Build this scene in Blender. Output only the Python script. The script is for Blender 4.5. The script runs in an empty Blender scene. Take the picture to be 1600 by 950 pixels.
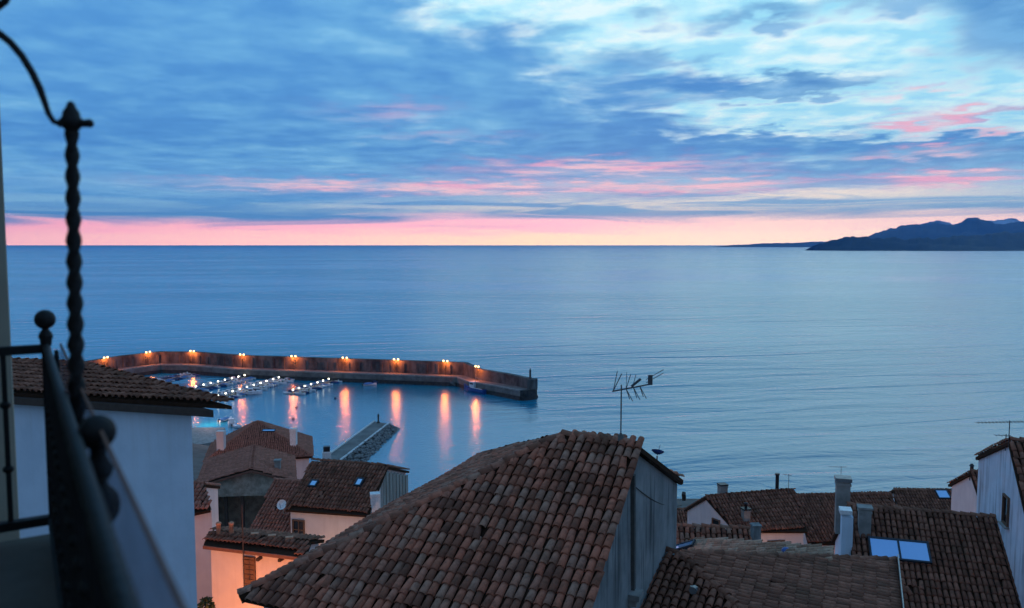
import bpy, math, random
from mathutils import Vector, Matrix
random.seed(7)
SC = bpy.context.scene
COL = SC.collection
V = Vector
# ------------------------------------------------------------------ camera
F = 1244.0                       # focal length in pixels of the 1600 px wide frame (28 mm on 36 mm)
CAMZ = 60.0
PITCH = math.atan(93.0 / F)
cam_d = bpy.data.cameras.new('camera')
cam_d.sensor_width = 36.0
cam_d.lens = 36.0 * F / 1600.0
cam_d.clip_start = 0.05
cam_d.clip_end = 150000
cam_d.dof.use_dof = True
cam_d.dof.focus_distance = 60.0
cam_d.dof.aperture_fstop = 2.6
cam = bpy.data.objects.new('camera', cam_d)
COL.objects.link(cam)
cam.location = (0, 0, CAMZ)
cam.rotation_euler = (math.radians(90) - PITCH, 0, 0)
SC.camera = cam
SC.view_settings.view_transform = 'Standard'
SC.view_settings.look = 'None'
SC.view_settings.exposure = 0.0
SC.view_settings.gamma = 1.0
SC.cycles.use_denoising = True
SC.cycles.max_bounces = 6
SC.cycles.diffuse_bounces = 3
SC.cycles.glossy_bounces = 3
SC.cycles.transparent_max_bounces = 8
SC.cycles.sample_clamp_indirect = 4.0


def az_of(px): return math.atan((px - 800) / F)
def el_of(px, py):
    return math.atan((382 - py) / F * math.cos(az_of(px)))


# ------------------------------------------------------------------ sky (dusk, broken cloud over a pink horizon)
def lin(r, g, b):
    def c(x):
        x /= 255.0
        return x / 12.92 if x <= 0.04045 else ((x + 0.055) / 1.055) ** 2.4
    return (c(r), c(g), c(b), 1.0)


class NT:
    """small helper to write node trees as expressions"""
    def __init__(s, tree): s.t = tree; s.n = tree.nodes; s.l = tree.links
    def new(s, typ, **kw):
        nd = s.n.new(typ)
        for k, v in kw.items(): setattr(nd, k, v)
        return nd
    def put(s, sock, v):
        if isinstance(v, bpy.types.NodeSocket): s.l.new(v, sock)
        elif v is not None: sock.default_value = v
    def m(s, op, a, b=None, c=None, clamp=False):
        nd = s.new('ShaderNodeMath', operation=op, use_clamp=clamp)
        for i, v in enumerate((a, b, c)):
            if v is not None: s.put(nd.inputs[i], v)
        return nd.outputs[0]
    def mix(s, f, a, b, mode='MIX'):
        nd = s.new('ShaderNodeMix', data_type='RGBA', blend_type=mode, clamp_factor=True)
        s.put(nd.inputs[0], f); s.put(nd.inputs[6], a); s.put(nd.inputs[7], b)
        return nd.outputs[2]
    def ramp(s, f, stops, interp='LINEAR'):
        nd = s.new('ShaderNodeValToRGB'); nd.color_ramp.interpolation = interp
        e = nd.color_ramp.elements
        while len(e) < len(stops): e.new(0.5)
        for i, (p, c) in enumerate(stops): e[i].position = p; e[i].color = c
        s.put(nd.inputs[0], f); return nd.outputs[0]
    def mr(s, v, a, b, c=0.0, d=1.0, smooth=True):
        nd = s.new('ShaderNodeMapRange', interpolation_type='SMOOTHSTEP' if smooth else 'LINEAR')
        for i, x in enumerate((v, a, b, c, d)): s.put(nd.inputs[i], x)
        return nd.outputs[0]
    def noise(s, vec, scale, detail=4, rough=0.55, dist=0.0, dim='3D'):
        nd = s.new('ShaderNodeTexNoise'); nd.noise_dimensions = dim
        if vec is not None: s.put(nd.inputs['Vector'], vec)
        nd.inputs['Scale'].default_value = scale; nd.inputs['Detail'].default_value = detail
        nd.inputs['Roughness'].default_value = rough; nd.inputs['Distortion'].default_value = dist
        return nd.outputs[0]
    def vec(s, x, y, z=0.0):
        nd = s.new('ShaderNodeCombineXYZ')
        for i, v in enumerate((x, y, z)): s.put(nd.inputs[i], v)
        return nd.outputs[0]
    def scale(s, v, k):
        nd = s.new('ShaderNodeVectorMath', operation='MULTIPLY'); s.put(nd.inputs[0], v); s.put(nd.inputs[1], k)
        return nd.outputs[0]


SUN_AZ, SUN_EL = math.radians(8), math.radians(1.0)


def build_world():
    w = bpy.data.worlds.new('World'); SC.world = w; w.use_nodes = True
    t = NT(w.node_tree); w.node_tree.nodes.clear()
    tc = t.new('ShaderNodeTexCoord')
    sp = t.new('ShaderNodeSeparateXYZ'); t.l.new(tc.outputs['Generated'], sp.inputs[0])
    x, y, z = sp.outputs
    az = t.m('ARCTAN2', x, y)
    el0 = t.m('ARCSINE', z)
    zc = t.m('ADD', t.m('MAXIMUM', z, 0.0), 0.055)
    pv = t.vec(t.m('DIVIDE', x, zc), t.m('DIVIDE', y, zc))          # cloud layer seen in perspective
    nbig = t.noise(pv, 0.55, 3, 0.55, 0.0, '2D')
    nmid = t.noise(pv, 1.7, 5, 0.55, 0.3, '2D')
    nfin = t.noise(t.scale(pv, (1.15, 1.1, 1)), 3.6, 5, 0.52, 0.0, '2D')
    # long thin streaks low down
    nstr = t.noise(t.vec(t.m('MULTIPLY', az, 4.0), t.m('MULTIPLY', el0, 75.0)), 1.0, 4, 0.55, 0.8, '2D')
    nstr2 = t.noise(t.vec(t.m('MULTIPLY', az, 9.0), t.m('MULTIPLY_ADD', el0, 150.0, 3.3)), 1.0, 4, 0.55, 0.0, '2D')
    # wobble the placement of the named clouds
    azw = t.m('ADD', az, t.m('MULTIPLY', t.m('SUBTRACT', nmid, 0.5), 0.16))
    el = t.m('ADD', el0, t.m('MULTIPLY', t.m('SUBTRACT', nfin, 0.5), t.m('MINIMUM', t.m('MULTIPLY', el0, 0.3), 0.05)))
    pq = t.vec(azw, el)

    def blobs(lst):
        acc = None
        for b in lst:
            px, py, hw, hh, amp = b[:5]
            a0, e0 = az_of(px), el_of(px, py)
            sa, se = F / hw, F / hh
            nd = t.new('ShaderNodeVectorMath', operation='MULTIPLY_ADD'); t.put(nd.inputs[0], pq)
            nd.inputs[1].default_value = (sa, se, 0); nd.inputs[2].default_value = (-a0 * sa, -e0 * se, 0)
            dt = t.new('ShaderNodeVectorMath', operation='DOT_PRODUCT'); t.put(dt.inputs[0], nd.outputs[0]); t.put(dt.inputs[1], nd.outputs[0])
            ex = t.m('POWER', 0.36788, dt.outputs['Value'])
            acc = t.m('MULTIPLY_ADD', ex, amp, 0.0 if acc is None else acc)
        return acc

    dark, mid, lite = lin(84, 150, 210), lin(106, 172, 220), lin(146, 206, 236)
    tex = t.m('ADD', t.m('MULTIPLY', nmid, 0.36), t.m('MULTIPLY', nfin, 0.36))
    tex = t.m('ADD', tex, t.m('MULTIPLY', nbig, 0.32))
    base = t.ramp(tex, [(0.30, lin(74, 138, 202)), (0.46, dark), (0.60, mid), (0.76, lite)])
    # opening in the cloud: paler sky behind
    B = blobs([(930, 8, 210, 42, 1.0, -0.2), (1120, 60, 160, 60, 0.9, -0.1), (1290, 85, 170, 75, 1.2), (1430, 150, 190, 60, 1.0),
               (1230, 192, 190, 12, 1.0), (1080, 175, 70, 10, 0.5), (1380, -290, 520, 270, 1.6), (1560, 150, 120, 45, 0.7),
               (1290, 250, 120, 9, 0.5), (1060, 215, 60, 10, 0.35), (760, -8, 80, 18, 0.9), (1400, 215, 200, 8, 0.5)])
    D = blobs([(1235, 140, 115, 17, 1.3), (1165, 40, 70, 16, 0.85), (1000, 30, 60, 14, 0.7), (1560, 40, 110, 75, 0.9),
               (1530, 178, 60, 8, 1.0), (1500, 245, 170, 22, 1.0), (1180, 225, 200, 16, 0.5), (1340, 10, 120, 18, 0.6),
               (1010, 95, 70, 22, 0.7, -0.2), (1080, 275, 200, 10, 0.5)])
    Bm = t.m('ADD', B, t.m('MULTIPLY', t.m('SUBTRACT', nmid, 0.5), 1.6))
    Bm = t.m('SUBTRACT', Bm, t.m('MULTIPLY', D, 0.75))
    Bm = t.m('MULTIPLY', t.mr(Bm, 0.1, 1.1), t.mr(B, 0.02, 0.3))
    brt = t.ramp(nfin, [(0.35, lin(158, 222, 245)), (0.5, lin(190, 238, 250)), (0.66, lin(226, 248, 250))])
    c = t.mix(Bm, base, brt)
    Dm = t.mr(t.m('ADD', D, t.m('MULTIPLY', t.m('SUBTRACT', nfin, 0.5), 0.9)), 0.25, 0.9)
    c = t.mix(t.m('MULTIPLY', Dm, 0.85), c, t.ramp(nfin, [(0.35, lin(84, 142, 198)), (0.65, lin(118, 178, 222))]))
    # paler blue-grey air towards the horizon
    low = t.mr(el0, 0.015, 0.12, 1.0, 0.0)
    streak = t.mr(nstr, 0.38, 0.66)
    east = t.mr(az, -0.25, 0.35)
    lowcol = t.mix(streak, t.mix(east, lin(96, 158, 212), lin(166, 204, 226)), lin(146, 200, 230))
    lowcol = t.mix(t.m('MULTIPLY', east, t.m('MULTIPLY', streak, 0.75)), lowcol, lin(208, 236, 240))
    c = t.mix(t.m('MULTIPLY', low, 0.8), c, lowcol)
    # creamy gaps just above the pink band
    C1 = blobs([(1000, 322, 330, 10, 0.8), (1290, 303, 230, 9, 1.0), (1330, 318, 220, 7, 0.6), (700, 325, 200, 6, 0.25)])
    C1 = t.m('MULTIPLY', C1, t.mr(nstr, 0.36, 0.56))
    c = t.mix(C1, c, lin(248, 240, 226))
    # pink lit undersides
    P = blobs([(560, 291, 200, 8, 0.85), (840, 296, 250, 10, 1.0), (960, 262, 160, 11, 0.95, -0.09), (1120, 290, 130, 9, 0.95, -0.05),
               (1465, 281, 85, 10, 1.35), (1500, 178, 60, 8, 1.1, -0.1), (1405, 199, 42, 7, 1.1), (1455, 240, 60, 7, 0.95, 0.1), (1530, 208, 60, 4, 0.8),
               (610, 178, 80, 12, 0.3), (700, 215, 90, 7, 0.25), (1430, 145, 40, 5, 0.7), (820, 268, 120, 9, 0.4)])
    Pm = t.m('MULTIPLY', P, t.m('ADD', t.m('MULTIPLY', t.mr(nstr2, 0.34, 0.6), 0.75), 0.3))
    c = t.mix(t.m('MINIMUM', Pm, 0.95), c, t.mix(t.mr(nstr, 0.4, 0.6), lin(244, 178, 202), lin(250, 204, 212)))
    # light gathers in the air low over the sea
    c = t.mix(1.0, c, t.mix(t.mr(el0, 0.012, 0.13, 1.0, 0.0), (1, 1, 1, 1), (1.62, 1.5, 1.30, 1)), 'MULTIPLY')
    # band of afterglow resting on the sea
    top = t.m('ADD', 0.029, t.m('ADD', t.m('MULTIPLY', t.mr(az, -0.5, 0.35), 0.010), t.m('MULTIPLY', t.m('SUBTRACT', nstr, 0.5), 0.03)))
    H = t.mr(t.m('SUBTRACT', el0, top), -0.012, 0.006, 1.0, 0.0)
    azr = t.mr(az, -0.6, 0.6, 0, 1, False)
    hot = t.ramp(azr, [(0.0, lin(250, 186, 188)), (0.28, lin(253, 202, 190)), (0.52, lin(254, 222, 184)), (0.7, lin(254, 230, 204)), (1.0, lin(250, 232, 216))])
    upc = t.ramp(azr, [(0.0, lin(246, 168, 184)), (0.35, lin(250, 180, 192)), (0.55, lin(250, 190, 202)), (0.75, lin(252, 216, 204)), (1.0, lin(246, 216, 210))])
    band = t.mix(1.0, t.mix(t.mr(t.m('ADD', el0, t.m('MULTIPLY', t.m('SUBTRACT', nstr2, 0.5), 0.02)), 0.006, 0.024), hot, upc), (2.75, 2.40, 1.95, 1), 'MULTIPLY')
    behind = t.mr(y, -0.35, 0.45)                       # the afterglow fades away from the sunset side
    c = t.mix(t.m('MULTIPLY', H, behind), c, band)
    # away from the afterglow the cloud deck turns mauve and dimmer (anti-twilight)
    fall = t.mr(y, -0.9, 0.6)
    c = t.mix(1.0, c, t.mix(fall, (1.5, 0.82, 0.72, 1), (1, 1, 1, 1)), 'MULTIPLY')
    sky = t.new('ShaderNodeTexSky'); sky.sky_type = 'NISHITA'; sky.sun_disc = False
    sky.sun_elevation = SUN_EL; sky.sun_rotation = SUN_AZ; sky.altitude = 60
    c10 = t.mix(1.0, c, (12.0, 12.0, 12.0, 1), 'MULTIPLY')
    c10 = t.mix(0.04, c10, sky.outputs[0])
    bg = t.new('ShaderNodeBackground'); t.l.new(c10, bg.inputs[0]); bg.inputs[1].default_value = 0.1
    out = t.new('ShaderNodeOutputWorld'); t.l.new(bg.outputs[0], out.inputs[0])
    w.cycles.sampling_method = 'MANUAL'; w.cycles.sample_map_resolution = 512


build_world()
sun_d = bpy.data.lights.new('sun', 'SUN'); sun_d.energy = 0.004; sun_d.angle = math.radians(20); sun_d.color = (1.0, 0.72, 0.6)
sun = bpy.data.objects.new('sun', sun_d); COL.objects.link(sun)
sun.rotation_euler = (math.radians(90) - math.radians(4), 0, math.pi - SUN_AZ)


# ------------------------------------------------------------------ helpers
FW = V((0, math.cos(PITCH), -math.sin(PITCH))); UP = V((0, math.sin(PITCH), math.cos(PITCH)))
CAM = V((0, 0, CAMZ))
ZZ = V((0, 0, 1))
def ray(px, py): return V((1, 0, 0)) * ((px - 800) / F) + FW + UP * (-(py - 475) / F)
def at(px, py, Y):
    d = ray(px, py); return CAM + d * (Y / d.y)
def onz(px, py, z):
    d = ray(px, py); return CAM + d * ((z - CAMZ) / d.z)
def solve3(a, b, c, rhs):
    m = Matrix((a, b, c)).transposed(); return m.inverted() @ rhs
def pix(p):
    d = V(p) - CAM; w = d.dot(FW); return (800 + F * d.x / w, 475 - F * d.dot(UP) / w)


ROOTLOC = {}
def root(name, label, cat, loc, group=None, kind=None):
    o = bpy.data.objects.new(name, None); COL.objects.link(o); o.location = loc
    o.empty_display_size = 0.3
    if label: o['label'] = label
    if cat: o['category'] = cat
    if group: o['group'] = group
    if kind: o['kind'] = kind
    ROOTLOC[o] = V(loc); return o


class MB:
    def __init__(s): s.v = []; s.f = []; s.sm = []; s.r = []
    def face(s, pts, smooth=False, rnd=0.5):
        b = len(s.v); s.v += [V(p) for p in pts]; s.f.append(tuple(range(b, b + len(pts)))); s.sm.append(smooth); s.r.append(rnd)
    def mesh(s, vs, fs, smooth=False, rnd=0.5):
        b = len(s.v); s.v += [V(p) for p in vs]
        for f in fs: s.f.append(tuple(i + b for i in f)); s.sm.append(smooth); s.r.append(rnd)
    def box(s, c, size, rot=0.0, ax=None, rnd=0.5):
        hx, hy, hz = size[0] / 2, size[1] / 2, size[2] / 2
        if ax is None: X = V((math.cos(rot), math.sin(rot), 0)); Y = V((-math.sin(rot), math.cos(rot), 0)); Z = ZZ
        else: X, Y, Z = ax
        c = V(c)
        vs = [c + X * (sx * hx) + Y * (sy * hy) + Z * (sz * hz) for sx in (-1, 1) for sy in (-1, 1) for sz in (-1, 1)]
        s.mesh(vs, [(0, 1, 3, 2), (4, 6, 7, 5), (0, 4, 5, 1), (2, 3, 7, 6), (0, 2, 6, 4), (1, 5, 7, 3)], False, rnd)
    def bar(s, a, b, w, h=None, up=ZZ, rnd=0.5):
        a, b = V(a), V(b); h = h or w
        d = (b - a); L = d.length; d.normalize()
        x = d.cross(up)
        if x.length < 1e-4: x = d.cross(V((1, 0, 0)))
        x.normalize(); u = x.cross(d).normalized()
        s.box((a + b) / 2, (L, w, h), ax=(d, x, u), rnd=rnd)
    def tube(s, pts, rad, seg=8, smooth=True, rnd=0.5, caps=True):
        pts = [V(p) for p in pts]; n = len(pts)
        rads = rad if isinstance(rad, (list, tuple)) else [rad] * n
        rings = []; prev = None
        for i, p in enumerate(pts):
            d = (pts[min(i + 1, n - 1)] - pts[max(i - 1, 0)]).normalized()
            if prev is None:
                x = d.cross(ZZ)
                if x.length < 1e-3: x = d.cross(V((1, 0, 0)))
            else: x = prev - d * prev.dot(d)
            x.normalize(); prev = x; yv = d.cross(x)
            rings.append([p + (x * math.cos(2 * math.pi * k / seg) + yv * math.sin(2 * math.pi * k / seg)) * rads[i] for k in range(seg)])
        vs = [q for r in rings for q in r]
        fs = [(i * seg + k, i * seg + (k + 1) % seg, (i + 1) * seg + (k + 1) % seg, (i + 1) * seg + k) for i in range(n - 1) for k in range(seg)]
        s.mesh(vs, fs, smooth, rnd)
        if caps:
            s.face(rings[0][::-1], False, rnd); s.face(rings[-1], False, rnd)
    def lathe(s, base, prof, seg=16, smooth=True, rnd=0.5, scale=1.0):
        base = V(base); vs = []; n = len(prof)
        for r, z in prof:
            for k in range(seg):
                a = 2 * math.pi * k / seg
                vs.append(base + V((r * math.cos(a), r * math.sin(a), z)) * scale)
        fs = [(i * seg + k, i * seg + (k + 1) % seg, (i + 1) * seg + (k + 1) % seg, (i + 1) * seg + k) for i in range(n - 1) for k in range(seg)]
        s.mesh(vs, fs, smooth, rnd)
        s.face(vs[:seg][::-1], False, rnd); s.face(vs[-seg:], False, rnd)
    def ball(s, c, r, seg=12, rings=8, sq=(1, 1, 1), rnd=0.5):
        c = V(c); prof = [(math.sin(math.pi * i / rings), -math.cos(math.pi * i / rings)) for i in range(rings + 1)]
        vs = [c + V((p * math.cos(2 * math.pi * k / seg) * r * sq[0], p * math.sin(2 * math.pi * k / seg) * r * sq[1], q * r * sq[2])) for p, q in prof for k in range(seg)]
        fs = [(i * seg + k, i * seg + (k + 1) % seg, (i + 1) * seg + (k + 1) % seg, (i + 1) * seg + k) for i in range(rings) for k in range(seg)]
        s.mesh(vs, fs, True, rnd)
    def prism(s, poly, ext, rnd=0.5):
        """closed polygon swept by the vector ext"""
        poly = [V(p) for p in poly]; e = V(ext); n = len(poly); q = [p + e for p in poly]
        vs = poly + q; fs = [tuple(range(n - 1, -1, -1)), tuple(range(n, 2 * n))] + [(i, (i + 1) % n, n + (i + 1) % n, n + i) for i in range(n)]
        s.mesh(vs, fs, False, rnd)
    def build(s, name, mat, parent=None, loc=None, kind=None, label=None, cat=None, group=None):
        if parent is not None: L = ROOTLOC[parent]
        else: L = V(loc) if loc is not None else V((0, 0, 0))
        me = bpy.data.meshes.new(name)
        me.from_pydata([tuple(p - L) for p in s.v], [], s.f)
        me.polygons.foreach_set('use_smooth', s.sm)
        at_ = me.attributes.new('rnd', 'FLOAT', 'FACE'); at_.data.foreach_set('value', s.r)
        me.materials.append(mat); me.update()
        o = bpy.data.objects.new(name, me); COL.objects.link(o)
        if parent is not None: o.parent = parent
        else: o.location = L
        ROOTLOC[o] = L
        if kind: o['kind'] = kind
        if label: o['label'] = label
        if cat: o['category'] = cat
        if group: o['group'] = group
        return o


# ------------------------------------------------------------------ materials
def pmat(name, fn, **kw):
    m = bpy.data.materials.new(name); m.use_nodes = True
    t = NT(m.node_tree); bs = t.n['Principled BSDF']
    bs.inputs['Roughness'].default_value = kw.get('rough', 0.8)
    bs.inputs['Metallic'].default_value = kw.get('metal', 0.0)
    bs.inputs['Specular IOR Level'].default_value = kw.get('spec', 0.3)
    if fn: fn(t, bs)
    return m


def pos(t): return t.new('ShaderNodeNewGeometry').outputs['Position']


def noisy(name, c1, c2, scale=3.0, streak=None, bump=0.0, bscale=20, **kw):
    def fn(t, bs):
        p = pos(t)
        n = t.noise(t.scale(p, streak) if streak else p, scale, 6, 0.6)
        n2 = t.noise(p, scale * 6, 4, 0.6)
        f = t.mr(t.m('ADD', t.m('MULTIPLY', n, 0.75), t.m('MULTIPLY', n2, 0.25)), 0.34, 0.66)
        t.put(bs.inputs['Base Color'], t.mix(f, c1, c2))
        if bump:
            b = t.new('ShaderNodeBump'); b.inputs['Strength'].default_value = bump; b.inputs['Distance'].default_value = 0.03
            t.l.new(t.noise(p, bscale, 5, 0.6), b.inputs['Height']); t.l.new(b.outputs[0], bs.inputs['Normal'])
    return pmat(name, fn, **kw)


def plaster(name, c1, c2, dirt, amount=0.5, rough=0.9):
    """painted render: blotches plus runs of dirt down the wall"""
    def fn(t, bs):
        p = pos(t)
        n = t.mr(t.noise(p, 0.9, 5, 0.6), 0.35, 0.65)
        s = t.noise(t.scale(p, (3.2, 3.2, 0.22)), 1.0, 6, 0.62)
        s2 = t.mr(t.m('ADD', t.m('MULTIPLY', s, 0.7), t.m('MULTIPLY', t.noise(p, 0.5, 4), 0.3)), 0.47, 0.66)
        c = t.mix(n, c1, c2)
        c = t.mix(t.m('MULTIPLY', s2, amount), c, dirt)
        t.put(bs.inputs['Base Color'], c)
        b = t.new('ShaderNodeBump'); b.inputs['Strength'].default_value = 0.25; b.inputs['Distance'].default_value = 0.02
        t.l.new(t.noise(p, 14, 5, 0.6), b.inputs['Height']); t.l.new(b.outputs[0], bs.inputs['Normal'])
    return pmat(name, fn, rough=rough)


def tilemat(name, stops, obj=False, moss=0.35):
    def fn(t, bs):
        if obj: r = t.new('ShaderNodeObjectInfo').outputs['Random']
        else:
            a = t.new('ShaderNodeAttribute'); a.attribute_name = 'rnd'; r = a.outputs['Fac']
        p = pos(t)
        c = t.ramp(r, stops, 'LINEAR')
        n = t.noise(p, 7, 5, 0.65)
        c = t.mix(t.m('MULTIPLY', t.mr(n, 0.42, 0.68), 0.5), c, (0.085, 0.055, 0.040, 1))
        n2 = t.noise(p, 1.1, 5, 0.6)
        c = t.mix(t.m('MULTIPLY', t.mr(n2, 0.5, 0.7), moss), c, (0.085, 0.065, 0.042, 1))
        n3 = t.noise(p, 30, 3, 0.6)
        c = t.mix(t.m('MULTIPLY', t.mr(n3, 0.6, 0.75), 0.3), c, (0.38, 0.28, 0.22, 1))
        t.put(bs.inputs['Base Color'], c)
        b = t.new('ShaderNodeBump'); b.inputs['Strength'].default_value = 0.35; b.inputs['Distance'].default_value = 0.012
        t.l.new(t.noise(p, 40, 4, 0.6), b.inputs['Height']); t.l.new(b.outputs[0], bs.inputs['Normal'])
    return pmat(name, fn, rough=0.95, spec=0.05)


def flat(name, c, **kw):
    return noisy(name, (c[0] * 0.82, c[1] * 0.82, c[2] * 0.82, 1), (min(1, c[0] * 1.1), min(1, c[1] * 1.1), min(1, c[2] * 1.1), 1), kw.pop('scale', 6.0), **kw)


def emat(name, c, s):
    m = bpy.data.materials.new(name); m.use_nodes = True; t = NT(m.node_tree); t.n.clear()
    e = t.new('ShaderNodeEmission'); e.inputs[0].default_value = c; e.inputs[1].default_value = s
    o = t.new('ShaderNodeOutputMaterial'); t.l.new(e.outputs[0], o.inputs[0]); return m


CLAY = [(0.0, (0.19, 0.082, 0.055, 1)), (0.22, (0.29, 0.115, 0.072, 1)), (0.42, (0.44, 0.158, 0.096, 1)), (0.58, (0.52, 0.185, 0.113, 1)),
        (0.74, (0.35, 0.18, 0.125, 1)), (0.88, (0.44, 0.24, 0.165, 1)), (1.0, (0.50, 0.165, 0.10, 1))]
CLAYD = [(0.0, (0.17, 0.074, 0.048, 1)), (0.5, (0.26, 0.110, 0.070, 1)), (1.0, (0.35, 0.155, 0.10, 1))]
CLAYP = [(0.0, (0.34, 0.135, 0.09, 1)), (0.5, (0.42, 0.165, 0.11, 1)), (1.0, (0.50, 0.20, 0.14, 1))]
CLAYL = [(0.0, (0.32, 0.175, 0.115, 1)), (0.5, (0.46, 0.26, 0.17, 1)), (1.0, (0.56, 0.36, 0.25, 1))]
M = {}
M['tile_obj'] = tilemat('clay_tile_single', CLAY, True)
M['tile'] = tilemat('clay_tile', CLAY)
M['tile_dark'] = tilemat('clay_tile_dark', CLAYD)
M['tile_dark_obj'] = tilemat('clay_tile_dark_single', CLAYD, True)
M['tile_pink'] = tilemat('clay_tile_pink', CLAYP, moss=0.15)
M['tile_light'] = tilemat('clay_tile_light', CLAYL, moss=0.2)
M['under'] = flat('roof_underlay', (0.05, 0.028, 0.018), spec=0.03, rough=1.0)
M['wood'] = flat('old_dark_wood', (0.07, 0.05, 0.04))
M['brownwood'] = flat('brown_wood', (0.16, 0.085, 0.05))
M['white'] = plaster('white_render_blue_cast', (0.55, 0.66, 0.76, 1), (0.62, 0.73, 0.83, 1), (0.42, 0.42, 0.40, 1), 0.18)  # white wall with the blue cast of dusk light put into its colour
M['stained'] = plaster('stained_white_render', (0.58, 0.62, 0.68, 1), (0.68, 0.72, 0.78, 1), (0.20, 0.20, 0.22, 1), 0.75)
M['grey'] = plaster('grey_cement_render', (0.19, 0.195, 0.19, 1), (0.29, 0.29, 0.28, 1), (0.06, 0.06, 0.06, 1), 0.95)
M['pinkwall'] = plaster('pale_pink_render', (0.66, 0.56, 0.53, 1), (0.72, 0.62, 0.58, 1), (0.45, 0.36, 0.33, 1), 0.25)
M['cream'] = plaster('cream_render', (0.55, 0.50, 0.42, 1), (0.62, 0.57, 0.48, 1), (0.33, 0.29, 0.24, 1), 0.3)
M['stonewall'] = noisy('grey_stone_wall', (0.22, 0.19, 0.15, 1), (0.44, 0.385, 0.31, 1), 2.2, bump=0.6, bscale=5)
M['boards'] = noisy('grey_weathered_boards', (0.25, 0.24, 0.21, 1), (0.40, 0.38, 0.33, 1), 2.0, streak=(4, 4, 0.3))
M['concrete'] = noisy('weathered_concrete', (0.20, 0.19, 0.175, 1), (0.34, 0.32, 0.29, 1), 1.2, bump=0.3)
M['harbourstone'] = noisy('harbour_masonry', (0.03, 0.029, 0.028, 1), (0.15, 0.14, 0.13, 1), 1.0, streak=(0.30, 0.30, 0.16), bump=0.4, bscale=1.5)
M['quay'] = noisy('quay_concrete', (0.10, 0.095, 0.085, 1), (0.20, 0.19, 0.175, 1), 0.25)
M['weed'] = noisy('weedy_wet_stone', (0.015, 0.016, 0.014, 1), (0.055, 0.05, 0.042, 1), 0.8, rough=0.6)
M['ground'] = noisy('hillside_ground', (0.06, 0.055, 0.045, 1), (0.13, 0.115, 0.095, 1), 0.15)
M['iron'] = flat('black_wrought_iron', (0.012, 0.011, 0.011), rough=0.6, spec=0.25, bump=0.25, bscale=60)
M['steel'] = flat('galvanised_steel', (0.28, 0.29, 0.30), rough=0.45, metal=0.8)
M['alu'] = flat('antenna_aluminium', (0.10, 0.11, 0.12), rough=0.5, metal=0.5)
M['whitep'] = flat('white_paint', (0.74, 0.74, 0.73), rough=0.4)
M['gel'] = flat('white_gelcoat', (0.72, 0.74, 0.76), rough=0.25, spec=0.5, scale=1.2)
M['bluehull'] = flat('blue_hull_paint', (0.02, 0.07, 0.26), rough=0.3, spec=0.5, scale=1.2)
M['bluecover'] = flat('blue_canvas_cover', (0.05, 0.16, 0.36), scale=1.5)
M['darkcover'] = flat('dark_canvas_cover', (0.03, 0.045, 0.09), scale=1.5)
M['motor'] = flat('black_outboard', (0.02, 0.02, 0.024), rough=0.35)
M['redpaint'] = flat('red_paint', (0.35, 0.03, 0.03), rough=0.4)
M['deckwood'] = flat('pontoon_planks', (0.20, 0.17, 0.14), scale=2)
M['orangechim'] = flat('orange_clay_pipe', (0.50, 0.24, 0.14))
M['blueplastic'] = flat('blue_enamel', (0.05, 0.10, 0.30), rough=0.4)
M['rust'] = flat('rusty_flashing', (0.20, 0.09, 0.06))
M['darkglass'] = pmat('dark_window_glass', lambda t, b: t.put(b.inputs['Base Color'], (0.012, 0.014, 0.017, 1)), rough=0.06, spec=0.6)
M['skyglass'] = pmat('roof_window_glass', lambda t, b: t.put(b.inputs['Base Color'], (0.05, 0.07, 0.09, 1)), rough=0.05, spec=1.0, metal=0.55)
M['skyglass'].node_tree.nodes['Principled BSDF'].inputs['Base Color'].default_value = (0.40, 0.56, 0.80, 1)
M['bark'] = flat('bark', (0.06, 0.045, 0.035))
M['leaf'] = noisy('dark_leaves', (0.02, 0.035, 0.015, 1), (0.06, 0.09, 0.03, 1), 4.0)
M['terracotta'] = flat('terracotta_floor', (0.10, 0.08, 0.065), scale=3)
M['facade'] = plaster('facade_render', (0.30, 0.28, 0.22, 1), (0.36, 0.33, 0.26, 1), (0.15, 0.14, 0.11, 1), 0.4)
M['whitestone'] = flat('pale_kerb_stone', (0.62, 0.62, 0.60), scale=1.0)
M['rubblestone'] = noisy('grey_rubble', (0.10, 0.10, 0.095, 1), (0.26, 0.25, 0.235, 1), 1.3)
M['wallshade'] = flat('grey_stone_trim', (0.10, 0.095, 0.085))


def glass_mat():
    """slightly grimy clear plastic"""
    m = bpy.data.materials.new('clear_screen_plastic'); m.use_nodes = True; t = NT(m.node_tree); t.n.clear()
    g = t.new('ShaderNodeBsdfDiffuse'); g.inputs[0].default_value = (0.34, 0.33, 0.38, 1)
    tr = t.new('ShaderNodeBsdfTransparent'); tr.inputs[0].default_value = (0.93, 0.94, 0.97, 1)
    n = t.mr(t.noise(pos(t), 9, 5), 0.35, 0.7, 0.05, 0.22)
    gl = t.new('ShaderNodeBsdfGlossy'); gl.inputs['Roughness'].default_value = 0.15; gl.inputs[0].default_value = (0.80, 0.86, 0.95, 1)
    m0 = t.new('ShaderNodeMixShader'); m0.inputs[0].default_value = 0.24; t.l.new(tr.outputs[0], m0.inputs[1]); t.l.new(gl.outputs[0], m0.inputs[2])
    mx = t.new('ShaderNodeMixShader'); t.put(mx.inputs[0], n); t.l.new(m0.outputs[0], mx.inputs[1]); t.l.new(g.outputs[0], mx.inputs[2])
    o = t.new('ShaderNodeOutputMaterial'); t.l.new(mx.outputs[0], o.inputs[0]); return m
M['glass'] = glass_mat()


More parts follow.
